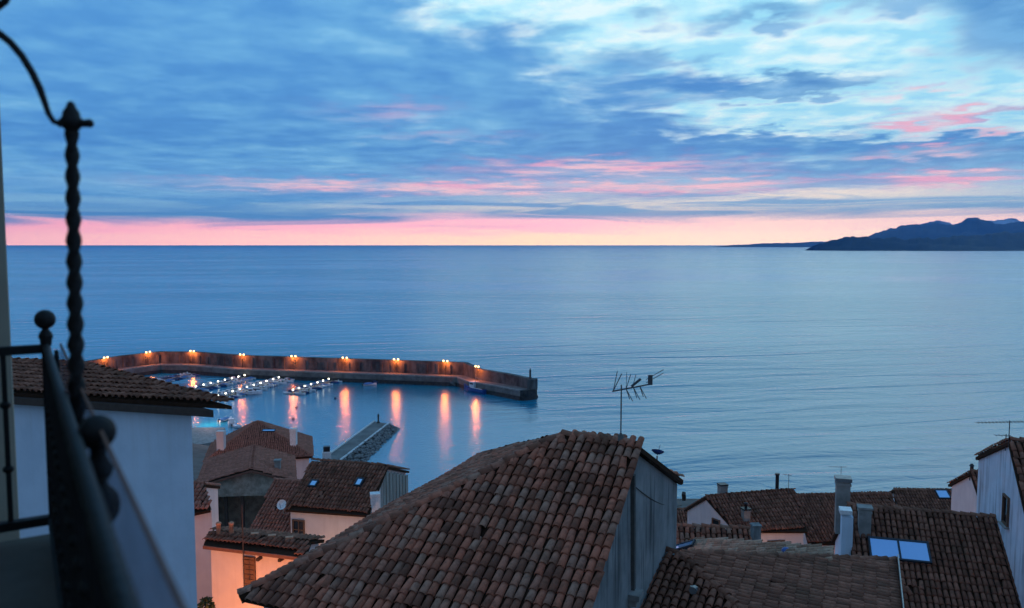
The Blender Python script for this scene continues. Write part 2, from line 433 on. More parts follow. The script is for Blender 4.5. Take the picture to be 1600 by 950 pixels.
def sea_mat():
    def fn(t, bs):
        p = pos(t)
        sp = t.new('ShaderNodeSeparateXYZ'); t.l.new(p, sp.inputs[0]); X, Y, Z = sp.outputs
        # water sheltered by the breakwater is calmer
        edge = t.m('ADD', Y, t.m('MULTIPLY', X, 0.55))
        sh = t.m('MULTIPLY', t.mr(X, 40.0, -40.0), t.mr(Y, 352.0, 335.0))
        rip = t.noise(t.scale(p, (0.55, 1.0, 1)), 0.9, 5, 0.62, 0.0, '2D')
        chop = t.noise(t.scale(p, (0.15, 0.26, 1)), 1.0, 5, 0.55, 0.4, '2D')
        wv = t.vec(t.m('ADD', t.m('MULTIPLY', X, 0.011), t.m('MULTIPLY', Y, 0.002)), t.m('ADD', t.m('MULTIPLY', Y, 0.062), t.m('MULTIPLY', X, -0.013)))
        swell = t.noise(wv, 1.0, 3, 0.5, 0.7, '2D')
        big = t.noise(t.scale(p, (0.0012, 0.004, 1)), 1.0, 4, 0.55, 0.5, '2D')
        calm = t.mr(big, 0.35, 0.7, 1.25, 0.6)
        hgt = t.m('ADD', t.m('MULTIPLY', swell, 1.2), t.m('ADD', t.m('MULTIPLY', chop, 0.22), t.m('MULTIPLY', rip, 0.055)))
        hgt = t.m('MULTIPLY_ADD', Y, 0.11, hgt)          # wave fronts lean towards the shore
        k = t.m('MULTIPLY', calm, t.mr(sh, 0, 1, 1.0, 0.06))
        b = t.new('ShaderNodeBump'); b.inputs['Distance'].default_value = 1.0
        t.put(b.inputs['Strength'], t.m('MULTIPLY', k, 1.0)); t.l.new(hgt, b.inputs['Height'])
        b2 = t.new('ShaderNodeBump'); b2.inputs['Distance'].default_value = 1.0; b2.inputs['Strength'].default_value = 1.0
        t.l.new(t.m('MULTIPLY', t.m('MULTIPLY', rip, sh), 0.09), b2.inputs['Height']); t.l.new(b.outputs[0], b2.inputs['Normal'])
        t.l.new(b2.outputs[0], bs.inputs['Normal'])
        t.put(bs.inputs['Base Color'], (0.002, 0.19, 0.30, 1))
        bs.inputs['Coat Weight'].default_value = 0.45; bs.inputs['Coat IOR'].default_value = 1.5; t.put(bs.inputs['Coat Roughness'], t.mr(sh, 0, 1, 0.12, 0.17))
        t.l.new(b2.outputs[0], bs.inputs['Coat Normal'])
        t.put(bs.inputs['Roughness'], t.mr(sh, 0, 1, 0.14, 0.17))
        bs.inputs['IOR'].default_value = 1.8
    return pmat('sea_water', fn, spec=0.5)


# ------------------------------------------------------------------ sea, hillside, mountains
m = MB()
m.face([(-60000, -400, 0), (60000, -400, 0), (60000, 60000, 0), (-60000, 60000, 0)])
m.build('sea', sea_mat(), kind='structure')


def interp(x, pts):
    for (a, b), (c, d) in zip(pts, pts[1:]):
        if x <= c: return b + (d - b) * max(0, min(1, (x - a) / (c - a)))
    return pts[-1][1]


def ground(x, y):
    shore = interp(x, [(-260, 345), (-150, 290), (-110, 250), (-60, 214), (-20, 186), (400, 180)])
    yy = y / shore * 185.0
    return interp(yy, [(-60, 62), (-10, 50), (0, 49), (20, 45), (60, 33.5), (100, 23), (150, 9), (178, 2.2), (185, -0.5), (200, -5), (300, -8)])


m = MB(); xs = [-260 + 10 * i for i in range(67)]; ys = [-60 + 8 * j for j in range(58)]
vs = [V((x, y, ground(x, y) + (0.6 * math.sin(x * 0.21) * math.cos(y * 0.17) if y < 170 else 0))) for y in ys for x in xs]
W_ = len(xs)
m.mesh(vs, [(j * W_ + i, j * W_ + i + 1, (j + 1) * W_ + i + 1, (j + 1) * W_ + i) for j in range(len(ys) - 1) for i in range(W_ - 1)], True)
m.build('hillside', M['ground'], kind='structure')


def fnoise(x, s):
    return sum(math.sin(x * k * 0.37 + s * (k + 1.7) + 1.3 * math.sin(x * k * 0.11 + s)) / k for k in (1, 2.3, 4.1, 7.7, 13.0)) / 2.0


M['mountain'] = noisy('wooded_mountain', (0.018, 0.03, 0.016, 1), (0.05, 0.065, 0.035, 1), 0.004)
M['mountainsnow'] = noisy('snowy_mountain', (0.10, 0.11, 0.12, 1), (0.75, 0.77, 0.80, 1), 0.0022)


def mountain(name, sil, Y0, depth, mat, seed, rough_amp, foot_y=None):
    """ridge whose crest follows real heights; slopes fall to the sea in front and behind"""
    m = MB(); N = 320; R = 14
    x0, x1 = sil[0][0], sil[-1][0]
    rows = []
    for i in range(N + 1):
        px = x0 + (x1 - x0) * i / N
        py = interp(px, sil) + rough_amp * (2.4 * fnoise(px * 0.30, seed) + 1.3 * fnoise(px * 1.0, seed + 2)) * min(1.0, (px - x0) / 40)
        Yc = Y0 + depth * 0.45 * fnoise(px * 0.02, seed)
        crest = at(px, py, Yc)
        h = max(0.0, crest.z) * (1 + 0.0 * seed)
        col = []
        for j in range(R + 1):
            tt = -1 + 2 * j / R
            prof = (1 - abs(tt)) ** 1.15
            bumpv = rough_amp * fnoise(px * 0.11 + tt * 5, seed + j * 0.7) * (1 - prof) * prof * 4
            yy = Yc + tt * depth
            if foot_y and tt < 0: yy = Yc + tt * min(depth, Yc - foot_y(px))
            z = h * prof + bumpv * h * 0.22
            col.append(V((crest.x * (yy / Yc), yy, max(z, -5.0) if prof > 0.001 else -6.0)))
        rows.append(col)
    vs = [p for c in rows for p in c]
    m.mesh(vs, [(i * (R + 1) + j, (i + 1) * (R + 1) + j, (i + 1) * (R + 1) + j + 1, i * (R + 1) + j + 1) for i in range(N) for j in range(R)], True)
    return m.build(name, mat, kind='structure')


mountain('far_coast', [(1110, 386), (1140, 383.2), (1180, 380.8), (1230, 379.6), (1260, 378.2), (1300, 377), (1400, 374), (1500, 372), (1660, 370)], 19500, 1100, M['mountain'], 1.0, 0.3)
mountain('snow_mountains', [(1380, 372), (1410, 354), (1440, 349), (1468, 345), (1490, 350), (1515, 351), (1545, 347), (1575, 340), (1600, 347), (1640, 341), (1700, 350), (1690, 352)], 20000, 1500, M['mountainsnow'], 4.0, 0.8)
mountain('mountains', [(1340, 379), (1365, 365), (1390, 356), (1420, 352), (1450, 348.5), (1480, 351), (1500, 348), (1512, 342), (1526, 340), (1545, 344), (1560, 350), (1585, 349), (1610, 345), (1680, 338), (1700, 345)], 15000, 2000, M['mountain'], 2.0, 1.0)
mountain('headland', [(1258, 391), (1270, 384.5), (1290, 377), (1320, 372), (1345, 369.5), (1380, 372), (1420, 373), (1480, 371), (1530, 366), (1600, 362), (1700, 356), (1720, 350)], 8200, 1000, M['mountain'], 3.0, 1.0,
         foot_y=lambda px: interp(px, [(1268, 8100), (1400, 7700), (1600, 7200), (1800, 7000)]))


# ------------------------------------------------------------------ roofs and houses
TP, TC = 0.205, 0.335           # spacing of the tile columns, exposed length of a tile
def tile_shape(p=TP, c=TC, seg=5):
    """one half-round clay tile: origin at the middle of its lower end, +x across, +y up the slope, +z out"""
    vs, fs, sm = [], [], []
    r0, r1, L = p * 0.45, p * 0.36, c * 1.22
    for y, r, z in ((0.0, r0, 0.055), (L, r1, 0.010)):
        for k in range(seg + 1):
            a = math.pi * k / seg
            vs.append(V((-r * math.cos(a), y, z + r * 0.95 * math.sin(a))))
    for k in range(seg + 1):
        a = math.pi * k / seg
        vs.append(V((-(r0 - 0.02) * math.cos(a), 0.002, 0.055 + (r0 - 0.02) * 0.95 * math.sin(a) - 0.004)))
    n = seg + 1
    for k in range(seg): fs.append((k, k + 1, n + k + 1, n + k)); sm.append(True)
    for k in range(seg): fs.append((2 * n + k, 2 * n + k + 1, k + 1, k)); sm.append(False)
    return vs, fs, sm


TV, TF, TS = tile_shape()
tile_me = bpy.data.meshes.new('tile'); tile_me.from_pydata([tuple(v) for v in TV], [], TF)
tile_me.polygons.foreach_set('use_smooth', TS); tile_me.materials.append(M['tile_obj'])
tile_me_d = tile_me.copy(); tile_me_d.materials.clear(); tile_me_d.materials.append(M['tile_dark_obj'])


def inside(p, poly):
    c = False; n = len(poly)
    for i in range(n):
        (x1, y1), (x2, y2) = poly[i], poly[(i + 1) % n]
        if (y1 > p[1]) != (y2 > p[1]) and p[0] < (x2 - x1) * (p[1] - y1) / (y2 - y1) + x1: c = not c
    return c


def plane_frame(O, E, T):
    """U along the eave O->E, W up the slope towards T, N out"""
    U = (E - O).normalized(); W = (T - O); W = (W - U * W.dot(U)).normalized(); N = U.cross(W)
    if N.z < 0: U = -U; N = U.cross(W)
    return U, W, N


def tile_slots(pts, p, c, wob=0.03, frame=None):
    """tile placements (matrix, size factors) over a planar roof face; pts[0]->pts[1] is the eave"""
    pts = [V(q) for q in pts]; O = pts[0]
    top = max(pts, key=lambda q: q.z)
    U, W, N = frame or plane_frame(O, pts[1], top)
    uv = [((q - O).dot(U), (q - O).dot(W)) for q in pts]
    u0, u1 = min(a for a, b in uv), max(a for a, b in uv); v0, v1 = min(b for a, b in uv), max(b for a, b in uv)
    out = []
    nc = int((u1 - u0) / p) + 1; nr = int((v1 - v0) / c) + 1
    ph = random.random() * 6
    for i in range(nc):
        du = random.uniform(-0.012, 0.012)
        for j in range(nr):
            u, v = u0 + (i + 0.5) * p + du, v0 + j * c - 0.05
            if not inside((u, v + c * 0.55), uv) or not inside((u, v + 0.06), uv): continue
            h = 0.035 + wob * math.sin(u * 0.9 + ph) * math.sin(v * 0.7 + ph * 2)
            P = O + U * (u + random.uniform(-0.010, 0.010)) + W * (v + random.uniform(-0.022, 0.022)) + N * (h + random.uniform(-0.004, 0.006))
            a = random.gauss(0, 0.03); b = random.gauss(0, 0.018)
            if random.random() < 0.035: a += random.gauss(0, 0.12); P = P - W * random.uniform(0.03, 0.10) + N * 0.01     # slipped tile
            X = (U * math.cos(a) + W * math.sin(a)); Yv = (W * math.cos(a) - U * math.sin(a)); Yv = (Yv + N * b).normalized(); Zv = X.cross(Yv).normalized()
            Mx = Matrix((X, Yv, Zv)).transposed().to_4x4(); Mx.translation = P
            out.append(Mx)
    return out


def tiles_joined(slots, name, mat, parent, sp=1.0, sc=1.0):
    m = MB()
    for Mx in slots:
        r = random.random()
        b = len(m.v)
        m.v += [Mx @ V((v.x * sp, v.y * sc, v.z * sp)) for v in TV]
        m.f += [tuple(i + b for i in f) for f in TF]; m.sm += TS; m.r += [r] * len(TF)
    if not m.v: return None
    return m.build(name, mat, parent, kind='stuff')


def tile_objects(slots, parent, me):
    L = ROOTLOC[parent]
    for Mx in slots:
        o = bpy.data.objects.new('tile', me); COL.objects.link(o); o.parent = parent
        Mw = Mx.copy(); Mw.translation = Mx.translation - L; o.matrix_local = Mw


def caps_along(a, b, step=0.36, rise=0.05):
    """ridge or hip tiles laid along an edge"""
    a, b = V(a), V(b); d = b - a; L = d.length; d.normalize(); out = []
    x = d.cross(ZZ).normalized(); z = x.cross(d).normalized()
    for i in range(int(L / step)):
        P = a + d * (i * step + 0.02) + z * (rise + random.uniform(-0.01, 0.012))
        Mx = Matrix((x, d, z)).transposed().to_4x4(); Mx.translation = P
        out.append(Mx @ Matrix.Rotation(random.gauss(0, 0.03), 4, 'Z') @ Matrix.Diagonal((1.25, 1.1, 1.15, 1)))
    return out


def slab(pts, th, mb):
    """roof deck of thickness th under the face pts"""
    pts = [V(p) for p in pts]; n = (pts[1] - pts[0]).cross(pts[2] - pts[0]).normalized()
    if n.z < 0: n = -n
    mb.prism([p - n * 0.004 for p in pts], -n * th)


def gp(R1, Y1, R2, E, end=1, back=None, bend=None):
    """gable roof from measured pixels: ridge ends R1 (at depth Y1) and R2, a front eave corner below ridge end `end`"""
    P1 = at(*R1, Y1); P2 = onz(*R2, P1.z)
    r = (P2 - P1).normalized(); n = V((r.y, -r.x, 0))
    if n.y > 0: n = -n
    Pk = P1 if end == 1 else P2
    def sol(Pk, nn, E):
        s = solve3(ray(*E), -nn, ZZ, Pk - CAM); return s[1], s[2]
    wf, df = sol(Pk, n, E)
    if back is None: wb, db = wf, df
    elif isinstance(back[0], tuple): wb, db = sol(P1 if (bend or end) == 1 else P2, -n, back[0])
    else: wb, db = back
    return dict(P1=P1, P2=P2, r=r, n=n, wf=wf, df=df, wb=wb, db=db)


def gable_house(name, label, g, wallm, tilem, oh=0.28, goh=0.15, base=None, tsp=1.0, cat='house', ext2=0.0, ext1=0.0, under=None, caps=True, eave_in=None):
    P1, P2, r, n = g['P1'] - g['r'] * ext1, g['P2'] + g['r'] * ext2, g['r'], g['n']
    wf, df, wb, db = g['wf'], g['df'], g['wb'], g['db']
    mid = (P1 + P2) / 2; zb = base if base is not None else ground(mid.x, mid.y) - 1.0
    h = root(name, label, cat, (mid.x, mid.y, zb))
    E1, E2 = P1 + n * wf - ZZ * df, P2 + n * wf - ZZ * df
    B1, B2 = P1 - n * wb - ZZ * db, P2 - n * wb - ZZ * db
    m = MB(); slab([E1, E2, P2, P1], 0.13, m); slab([B2, B1, P1, P2], 0.13, m)
    rf = m.build('roof', M['under'], h)
    sl = tile_slots([E1, E2, P2, P1], TP * tsp, TC * tsp)
    sb = tile_slots([B2, B1, P1, P2], TP * tsp, TC * tsp)
    tiles_joined(sl + sb + (caps_along(P1, P2) if caps else []), 'roof_tiles', tilem, rf, tsp, tsp)
    # walls under the deck
    sf, sb_ = df / wf, db / wb
    a, b = wf - oh, wb - oh
    th = 0.14
    m = MB(); q1, q2 = P1 + r * goh, P2 - r * goh
    def ring(q): return [q + n * a - ZZ * (sf * a + th), q - ZZ * th, q - n * b - ZZ * (sb_ * b + th)]
    A, Bq = ring(q1), ring(q2)
    fl = lambda p: V((p.x, p.y, zb))
    polyA = A + [fl(A[2]), fl(A[0])]
    m.prism(polyA, q2 - q1)
    wl = m.build('wall', wallm, h)
    h_ = dict(root=h, roof=rf, wall=wl, E1=E1, E2=E2, B1=B1, B2=B2, P1=P1, P2=P2, r=r, n=n, fwo=A[0], g=g, q1=q1, q2=q2, a=a, b=b, sf=sf)
    return h_


def roof_pt(H, s, f, front=True):
    """point on the front roof face: s metres along the ridge from P1, f fraction from ridge to eave"""
    E = H['E1'] if front else H['B1']
    return H['P1'] + H['r'] * s + (E - H['P1']) * f


def window(H, parent, P, r, n, w, h, framem, panem, shutter=None, bars=True):
    """window on a wall face: P centre of the opening on the wall plane, r across, n out"""
    m = MB(); t = 0.07
    for sx in (-1, 1): m.box(P + r * (sx * (w / 2 + t / 2)) + n * 0.03, (t, 0.1, h + 2 * t), ax=(r, n, ZZ))
    for sz in (-1, 1): m.box(P + ZZ * (sz * (h / 2 + t / 2)) + n * 0.032, (w, 0.1, t), ax=(r, n, ZZ))
    if bars:
        m.box(P + n * 0.025, (0.05, 0.05, h), ax=(r, n, ZZ)); m.box(P + ZZ * h * 0.1 + n * 0.026, (w, 0.045, 0.05), ax=(r, n, ZZ))
    fr = m.build('window', framem, parent)
    m = MB(); m.box(P + n * 0.006, (w, 0.02, h), ax=(r, n, ZZ)); m.build('pane', panem, fr)
    m = MB(); m.box(P - ZZ * (h / 2 + t + 0.03) + n * 0.07, (w + 0.3, 0.2, 0.06), ax=(r, n, ZZ)); m.build('sill', M['concrete'], fr)
    return fr


def chimney(parent, base, w, d, h, rot, mat, capm, cap=0.08, name='chimney', pots=0, flare=1.25):
    base = V(base)
    m = MB(); m.box(base + ZZ * (h / 2 - 0.6), (w, d, h + 1.2), rot)
    m.box(base + ZZ * (h * 0.88), (w * 1.12, d * 1.12, h * 0.05 + 0.03), rot)
    c = m.build(name, mat, parent)
    m = MB(); m.box(base + ZZ * (h + cap / 2 + 0.002), (w * flare, d * flare, cap), rot)
    if pots:
        for i in range(pots): m.lathe(base + ZZ * (h + cap) + V((math.cos(rot), math.sin(rot), 0)) * (w * 0.5 * (i - (pots - 1) / 2)), [(0.09, 0), (0.09, 0.25), (0.13, 0.27), (0.13, 0.32), (0.02, 0.36)], 8)
    m.build('cap', capm, c)
    return c


def skylight(H, P, r, up, N, w, h, label=None, n=1):
    """roof window lying in the roof plane"""
    m = MB(); t = 0.07
    W = w * n + t * (n + 1)
    for i in range(n + 1): m.box(P + r * (-W / 2 + t / 2 + i * (w + t)) + N * 0.13, (t, h + 2 * t, 0.26), ax=(r, up, N))
    for s in (-1, 1): m.box(P + up * (s * (h / 2 + t / 2)) + N * 0.128, (W - 0.004, t, 0.256), ax=(r, up, N))
    f = m.build('roof_window', M['darkframe'], H['root'] if isinstance(H, dict) else H, label=label)
    for i in range(n):
        m = MB(); m.box(P + r * (-W / 2 + t + w / 2 + i * (w + t)) + N * 0.215, (w, h, 0.02), ax=(r, up, N)); m.build('pane', M['skyglass'], f)
    return f
M['darkframe'] = flat('dark_metal_frame', (0.03, 0.035, 0.045), rough=0.5)


def antenna(label, base, h, kind='yagi', ang=0.3, boom=0.8, lean=0.0):
    base = V(base); a = root('tv_antenna', label, 'antenna', base)
    top = base + V((lean * h, 0, h))
    m = MB(); m.tube([base - ZZ * 0.1, top], 0.017, 6); m.build('mast', M['alu'], a)
    d = V((math.cos(ang), math.sin(ang), 0)); s = V((-math.sin(ang), math.cos(ang), 0))
    m = MB()
    if kind == 'uhf':
        c = top - ZZ * 0.12
        d = (d + ZZ * 0.16).normalized()
        m.bar(c - d * 0.22, c + d * 0.75, 0.03, 0.03)
        # X elements and a corner reflector
        for k in (0.12, 0.30, 0.46):
            for e in (-1, 1):
                m.bar(c + d * k, c + d * (k + 0.13) + (ZZ * (-0.30 if k > 0.05 else 0.3) + s * 0.12 * e), 0.014)
        for e in (-1, 1):
            m.bar(c - d * 0.2, c - d * 0.05 + ZZ * 0.42 + s * 0.18 * e, 0.016)
            m.bar(c + d * 0.12, c + d * 0.18 + ZZ * 0.36 + s * 0.16 * e, 0.012)
        m.bar(c + d * 0.28, c + d * 0.36 + ZZ * 0.30, 0.012)
        m.bar(c + d * 0.25 + ZZ * 0.03, c + d * 0.48 + ZZ * 0.17, 0.05)
        for k in (0.05, 0.13): m.bar(c + d * 0.62 + ZZ * k, c + d * (1.05) + ZZ * (k + 0.16), 0.013)
        m.box(c + d * 0.72 + ZZ * 0.10, (0.10, 0.05, 0.24), ang)
        m.build('elements', M['alu'], a)
        m = MB(); m.lathe(base - ZZ * 0.06, [(0.13, 0), (0.12, 0.05), (0.04, 0.15), (0.02, 0.18)], 10); m.build('mast_foot', M['wallshade'], a)
    else:
        c = top - ZZ * 0.06
        m.bar(c - d * boom * 0.3, c + d * boom * 0.7, 0.018)
        nE = max(4, int(boom / 0.13))
        for i in range(nE):
            q = c + d * boom * (-0.3 + i / (nE - 1)); L = 0.22 * (1 - 0.4 * i / nE)
            if kind == 'yagiv': m.bar(q - ZZ * L * 0.6, q + ZZ * L * 0.6, 0.012)
            else: m.bar(q - s * L, q + s * L, 0.012)
        m.build('elements', M['alu'], a)
    return a


# ---- the big tiled house in the middle foreground
YA = 18.5
Pa = at(1000, 697, YA)
rr = V((0.915, -0.404, 0)).normalized(); nn = V((0.404, 0.915, 0)).normalized()
zb = ground(Pa.x - 3, Pa.y) - 1
A_ = Pa + rr * (-0.107 * YA)
B_ = Pa + rr * (-0.402 * YA) - nn * (0.2654 * YA) - ZZ * (0.613 * 0.2654 * YA)
G2 = Pa - nn * (0.2654 * YA) - ZZ * (0.613 * 0.2654 * YA)
Nm = rr.cross(nn + ZZ * 0.613).normalized()
_d = ray(375, 935); B_ = CAM + _d * ((Pa - CAM).dot(Nm) / _d.dot(Nm)); G2 = G2 + ZZ * 0.0
G2 = Pa + (G2 - Pa) * ((B_ - Pa).dot(nn) / (G2 - Pa).dot(nn))
C_ = onz(755, 712, B_.z + 0.3)
G1 = at(1068, 750, 22.9)
main = root('tiled_house', 'large old house with mottled clay barrel-tile hipped roof filling the centre foreground', 'house', (Pa.x - 3, Pa.y, zb))
m = MB()
slab([B_, G2, Pa, A_], 0.12, m); slab([C_, B_, A_], 0.12, m); slab([G1, C_, A_], 0.12, m); slab([G1, A_, Pa], 0.12, m)
mroof = m.build('roof', M['under'], main)
slots = tile_slots([B_, G2 + rr * 0.17, Pa + rr * 0.17, A_], TP, TC * 0.94)
vis = [s for s in slots if pix(s.translation)[1] < 985]
vis.sort(key=lambda s: (s.translation - CAM).length)
one, rest = vis[:300], vis[300:] + [s for s in slots if pix(s.translation)[1] >= 985]
tile_objects(one, mroof, tile_me)
hip = caps_along(B_, A_, 0.33, 0.05) + caps_along(A_, Pa, 0.33, 0.05)
for Mx in hip:
    o = bpy.data.objects.new('ridge_tile', tile_me); COL.objects.link(o); o.parent = mroof
    Mw = Mx.copy(); Mw.translation = Mx.translation - ROOTLOC[mroof]; o.matrix_local = Mw
side = tile_slots([C_, B_, A_], TP, TC)
tiles_joined(rest + side, 'roof_tiles', M['tile'], mroof)
tiles_joined(tile_slots([G1, C_, A_], TP, TC) + tile_slots([G1, A_, Pa], TP, TC), 'rear_roof_tiles', M['tile'], mroof)
m = MB(); m.bar(A_ + ZZ * 0.03, Pa + ZZ * 0.03, 0.16, 0.14); m.bar(B_ + ZZ * 0.02, A_ + ZZ * 0.03, 0.14, 0.12); m.build('ridge_mortar', M['under'], mroof)
verge = []
vd = (Pa - G2)
m = MB()
for i in range(int(vd.length / 0.32)):       # mortared verge tiles down the gable edge
    pass
inn = -rr * 0.14
q = Pa + inn - ZZ * 0.15
wallpoly = [Pa + inn - nn * ((Pa - G2).dot(nn) - 0.35) - ZZ * (0.613 * ((Pa - G2).dot(nn) - 0.35) + 0.15), q, G1 + inn - nn * 0.2 - ZZ * 0.08]
wallpoly = wallpoly + [V((wallpoly[2].x, wallpoly[2].y, zb)), V((wallpoly[0].x, wallpoly[0].y, zb))]
m = MB(); m.prism(wallpoly, -rr * 0.45)
m.build('gable_wall', M['grey'], main)
zev = min(B_.z, C_.z) - 0.16
def infl(p, k_): return V((p.x, p.y, zev)) + rr * k_[0] + nn * k_[1]
m = MB(); m.prism([infl(B_, (0.35, 0.35)), V((wallpoly[0].x, wallpoly[0].y, zev)) - rr * 0.45, V((wallpoly[2].x, wallpoly[2].y, zev)) - rr * 0.45, infl(C_, (0.35, -0.35))], ZZ * (zb - zev)); m.build('wall', M['pinkwall'], main)
# drainpipe, its hopper, and a ledge on the gable wall
def gw(px, py):      # point on the gable wall plane
    d = ray(px, py); tt = (q - CAM).dot(rr) / d.dot(rr); return CAM + d * tt
a, b = gw(986, 742), gw(986, 920)
m = MB(); m.bar(a + rr * 0.05, b + rr * 0.05, 0.12, 0.10, up=rr); m.build('drainpipe', M['wallshade'], main)
m = MB(); m.box(gw(984, 928) + rr * 0.14, (0.28, 0.42, 0.14), ax=(rr, nn, ZZ)); m.box(gw(984, 936) + rr * 0.1, (0.2, 0.34, 0.2), ax=(rr, nn, ZZ)); m.build('ledge', M['concrete'], main)
m = MB(); m.bar(G1 + inn * 0.5 - nn * 0.05 + ZZ * -0.08, Pa + inn * 0.5 - ZZ * 0.06, 0.10, 0.12); m.bar(G2 + ZZ * -0.08 + inn * .5, Pa + inn * 0.5 - ZZ * 0.07, 0.10, 0.10); m.build('verge_board', M['wood'], main)
m = MB(); m.bar(gw(1066, 780) + rr * 0.06, gw(1065, 770) + rr * 0.06, 0.12, 0.1, up=rr); m.build('bracket', M['wood'], main)
m = MB(); c0_, c1_ = gw(1063, 790) + rr * 0.03, gw(990, 760) + rr * 0.03
m.tube([c0_.lerp(c1_, f) - ZZ * (0.18 * math.sin(math.pi * f)) for f in [i / 8 for i in range(9)]], 0.012, 5); m.build('cable', M['wood'], main)
for px_, py_, w_, h_ in ((1030, 775, 0.9, 0.7), (1012, 850, 0.7, 1.0), (1046, 815, 0.5, 0.6)):      # patched render
    pc = gw(px_, py_) + rr * 0.004; m = MB(); n_p = 9
    m.face([pc + nn * (w_ * 0.5 * math.cos(2 * math.pi * i / n_p) * random.uniform(0.75, 1.1)) + ZZ * (h_ * 0.5 * math.sin(2 * math.pi * i / n_p) * random.uniform(0.75, 1.1)) for i in range(n_p)]); m.build('render_patch', M['concrete'], main)
# a glass tile let into the roof
antenna('television antenna on concrete foot at the ridge of the big tiled roof', at(970, 684, 18.7), 1.28, 'uhf', 0.15)
m = MB(); bse = at(1027, 711, 20.3)
ds = root('satellite_dish', 'blue satellite dish rim showing over the grey gable edge', 'satellite dish', bse)
pts = []
nrm = V((0.25, 0.5, 0.9)).normalized(); xx = nrm.cross(ZZ).normalized(); yy = xx.cross(nrm)
R_ = 5; S_ = 14; rad = 0.17
vs = [bse + ZZ * 0.02]
for i in range(1, R_ + 1):
    for k in range(S_):
        a2 = 2 * math.pi * k / S_; rr_ = rad * i / R_
        vs.append(bse + ZZ * 0.02 + xx * (rr_ * math.cos(a2)) + yy * (rr_ * 0.9 * math.sin(a2)) + nrm * (0.09 * (i / R_) ** 2))
fs = [(0, 1 + k, 1 + (k + 1) % S_) for k in range(S_)] + [(1 + i * S_ + k, 1 + (i + 1) * S_ + k, 1 + (i + 1) * S_ + (k + 1) % S_, 1 + i * S_ + (k + 1) % S_) for i in range(R_ - 1) for k in range(S_)]
m.mesh(vs, fs, True); m.build('dish', M['blueplastic'], ds)
m = MB(); m.tube([bse + ZZ * 0.0 - nrm * 0.02, bse - ZZ * 0.12 - nrm * 0.06, bse - ZZ * 0.35 - nrm * 0.06 - rr * 0.15], 0.02, 6); m.bar(bse, bse + nrm * 0.3 - yy * 0.1, 0.015); m.build('arm', M['steel'], ds)

# ---- white house at the left
YW = 21.7
wc = at(299, 646, YW)                      # top of the wall at its right corner
wd = V((-math.cos(math.radians(15)), math.sin(math.radians(15)), 0)); wn = V((-wd.y, wd.x, 0))
if wn.y > 0: wn = -wn                     # wn: out of the wall, towards the camera
zb = ground(wc.x - 4, wc.y) - 1
wh = root('white_house', 'white rendered house with low brown tiled hip roof beside the balcony railing', 'house', (wc.x - 4, wc.y + 2, zb))
D1 = at(362, 634, 21.2)
eave_z = D1.z
D2 = D1 + wd * 19.5
dep = 5.2; rise = 0.40; sd = V((-0.80, 0.60, 0))     # the side wall runs back at an acute corner
D4 = D1 + sd * dep; D3 = D2 + sd * dep
K1 = at(128, 572, 25.6); K1.z = eave_z + rise; K2 = K1 + wd * 14.5
m = MB(); slab([D1, D2, K2, K1], 0.1, m); slab([D4, D1, K1], 0.1, m); slab([D3, D4, K1, K2], 0.1, m)
wrf = m.build('roof', M['under'], wh)
fs1 = tile_slots([D1, D2, K2, K1], TP, TC)
tiles_joined(fs1 + tile_slots([D4, D1, K1], TP, TC) + caps_along(D1, K1) + caps_along(D4, K1) + caps_along(K1, K2), 'roof_tiles', M['tile_dark'], wrf)
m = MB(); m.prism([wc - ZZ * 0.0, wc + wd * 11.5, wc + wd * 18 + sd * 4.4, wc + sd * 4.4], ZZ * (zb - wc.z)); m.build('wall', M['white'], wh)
m = MB(); p0 = wc + ZZ * 0.0
m.prism([wc + wn * 0.30 + ZZ * 0.004 - wd * 0.92, wc + wd * 18 + wn * 0.30 + ZZ * 0.004, wc + wd * 18 + sd * 4.5 + ZZ * 0.004, wc + sd * 4.5 - wd * 0.8 + ZZ * 0.004], ZZ * max(0.02, D1.z - 0.12 - wc.z)); m.build('soffit', M['wood'], wh)

# ---- houses on the right
def house_px(name, label, R1, Y1, R2, E, end, wallm, tilem, **kw):
    back = kw.pop('back', None); bend = kw.pop('bend', None)
    g = gp(R1, Y1, R2, E, end, back, bend)

    return gable_house(name, label, g, wallm, tilem, **kw)


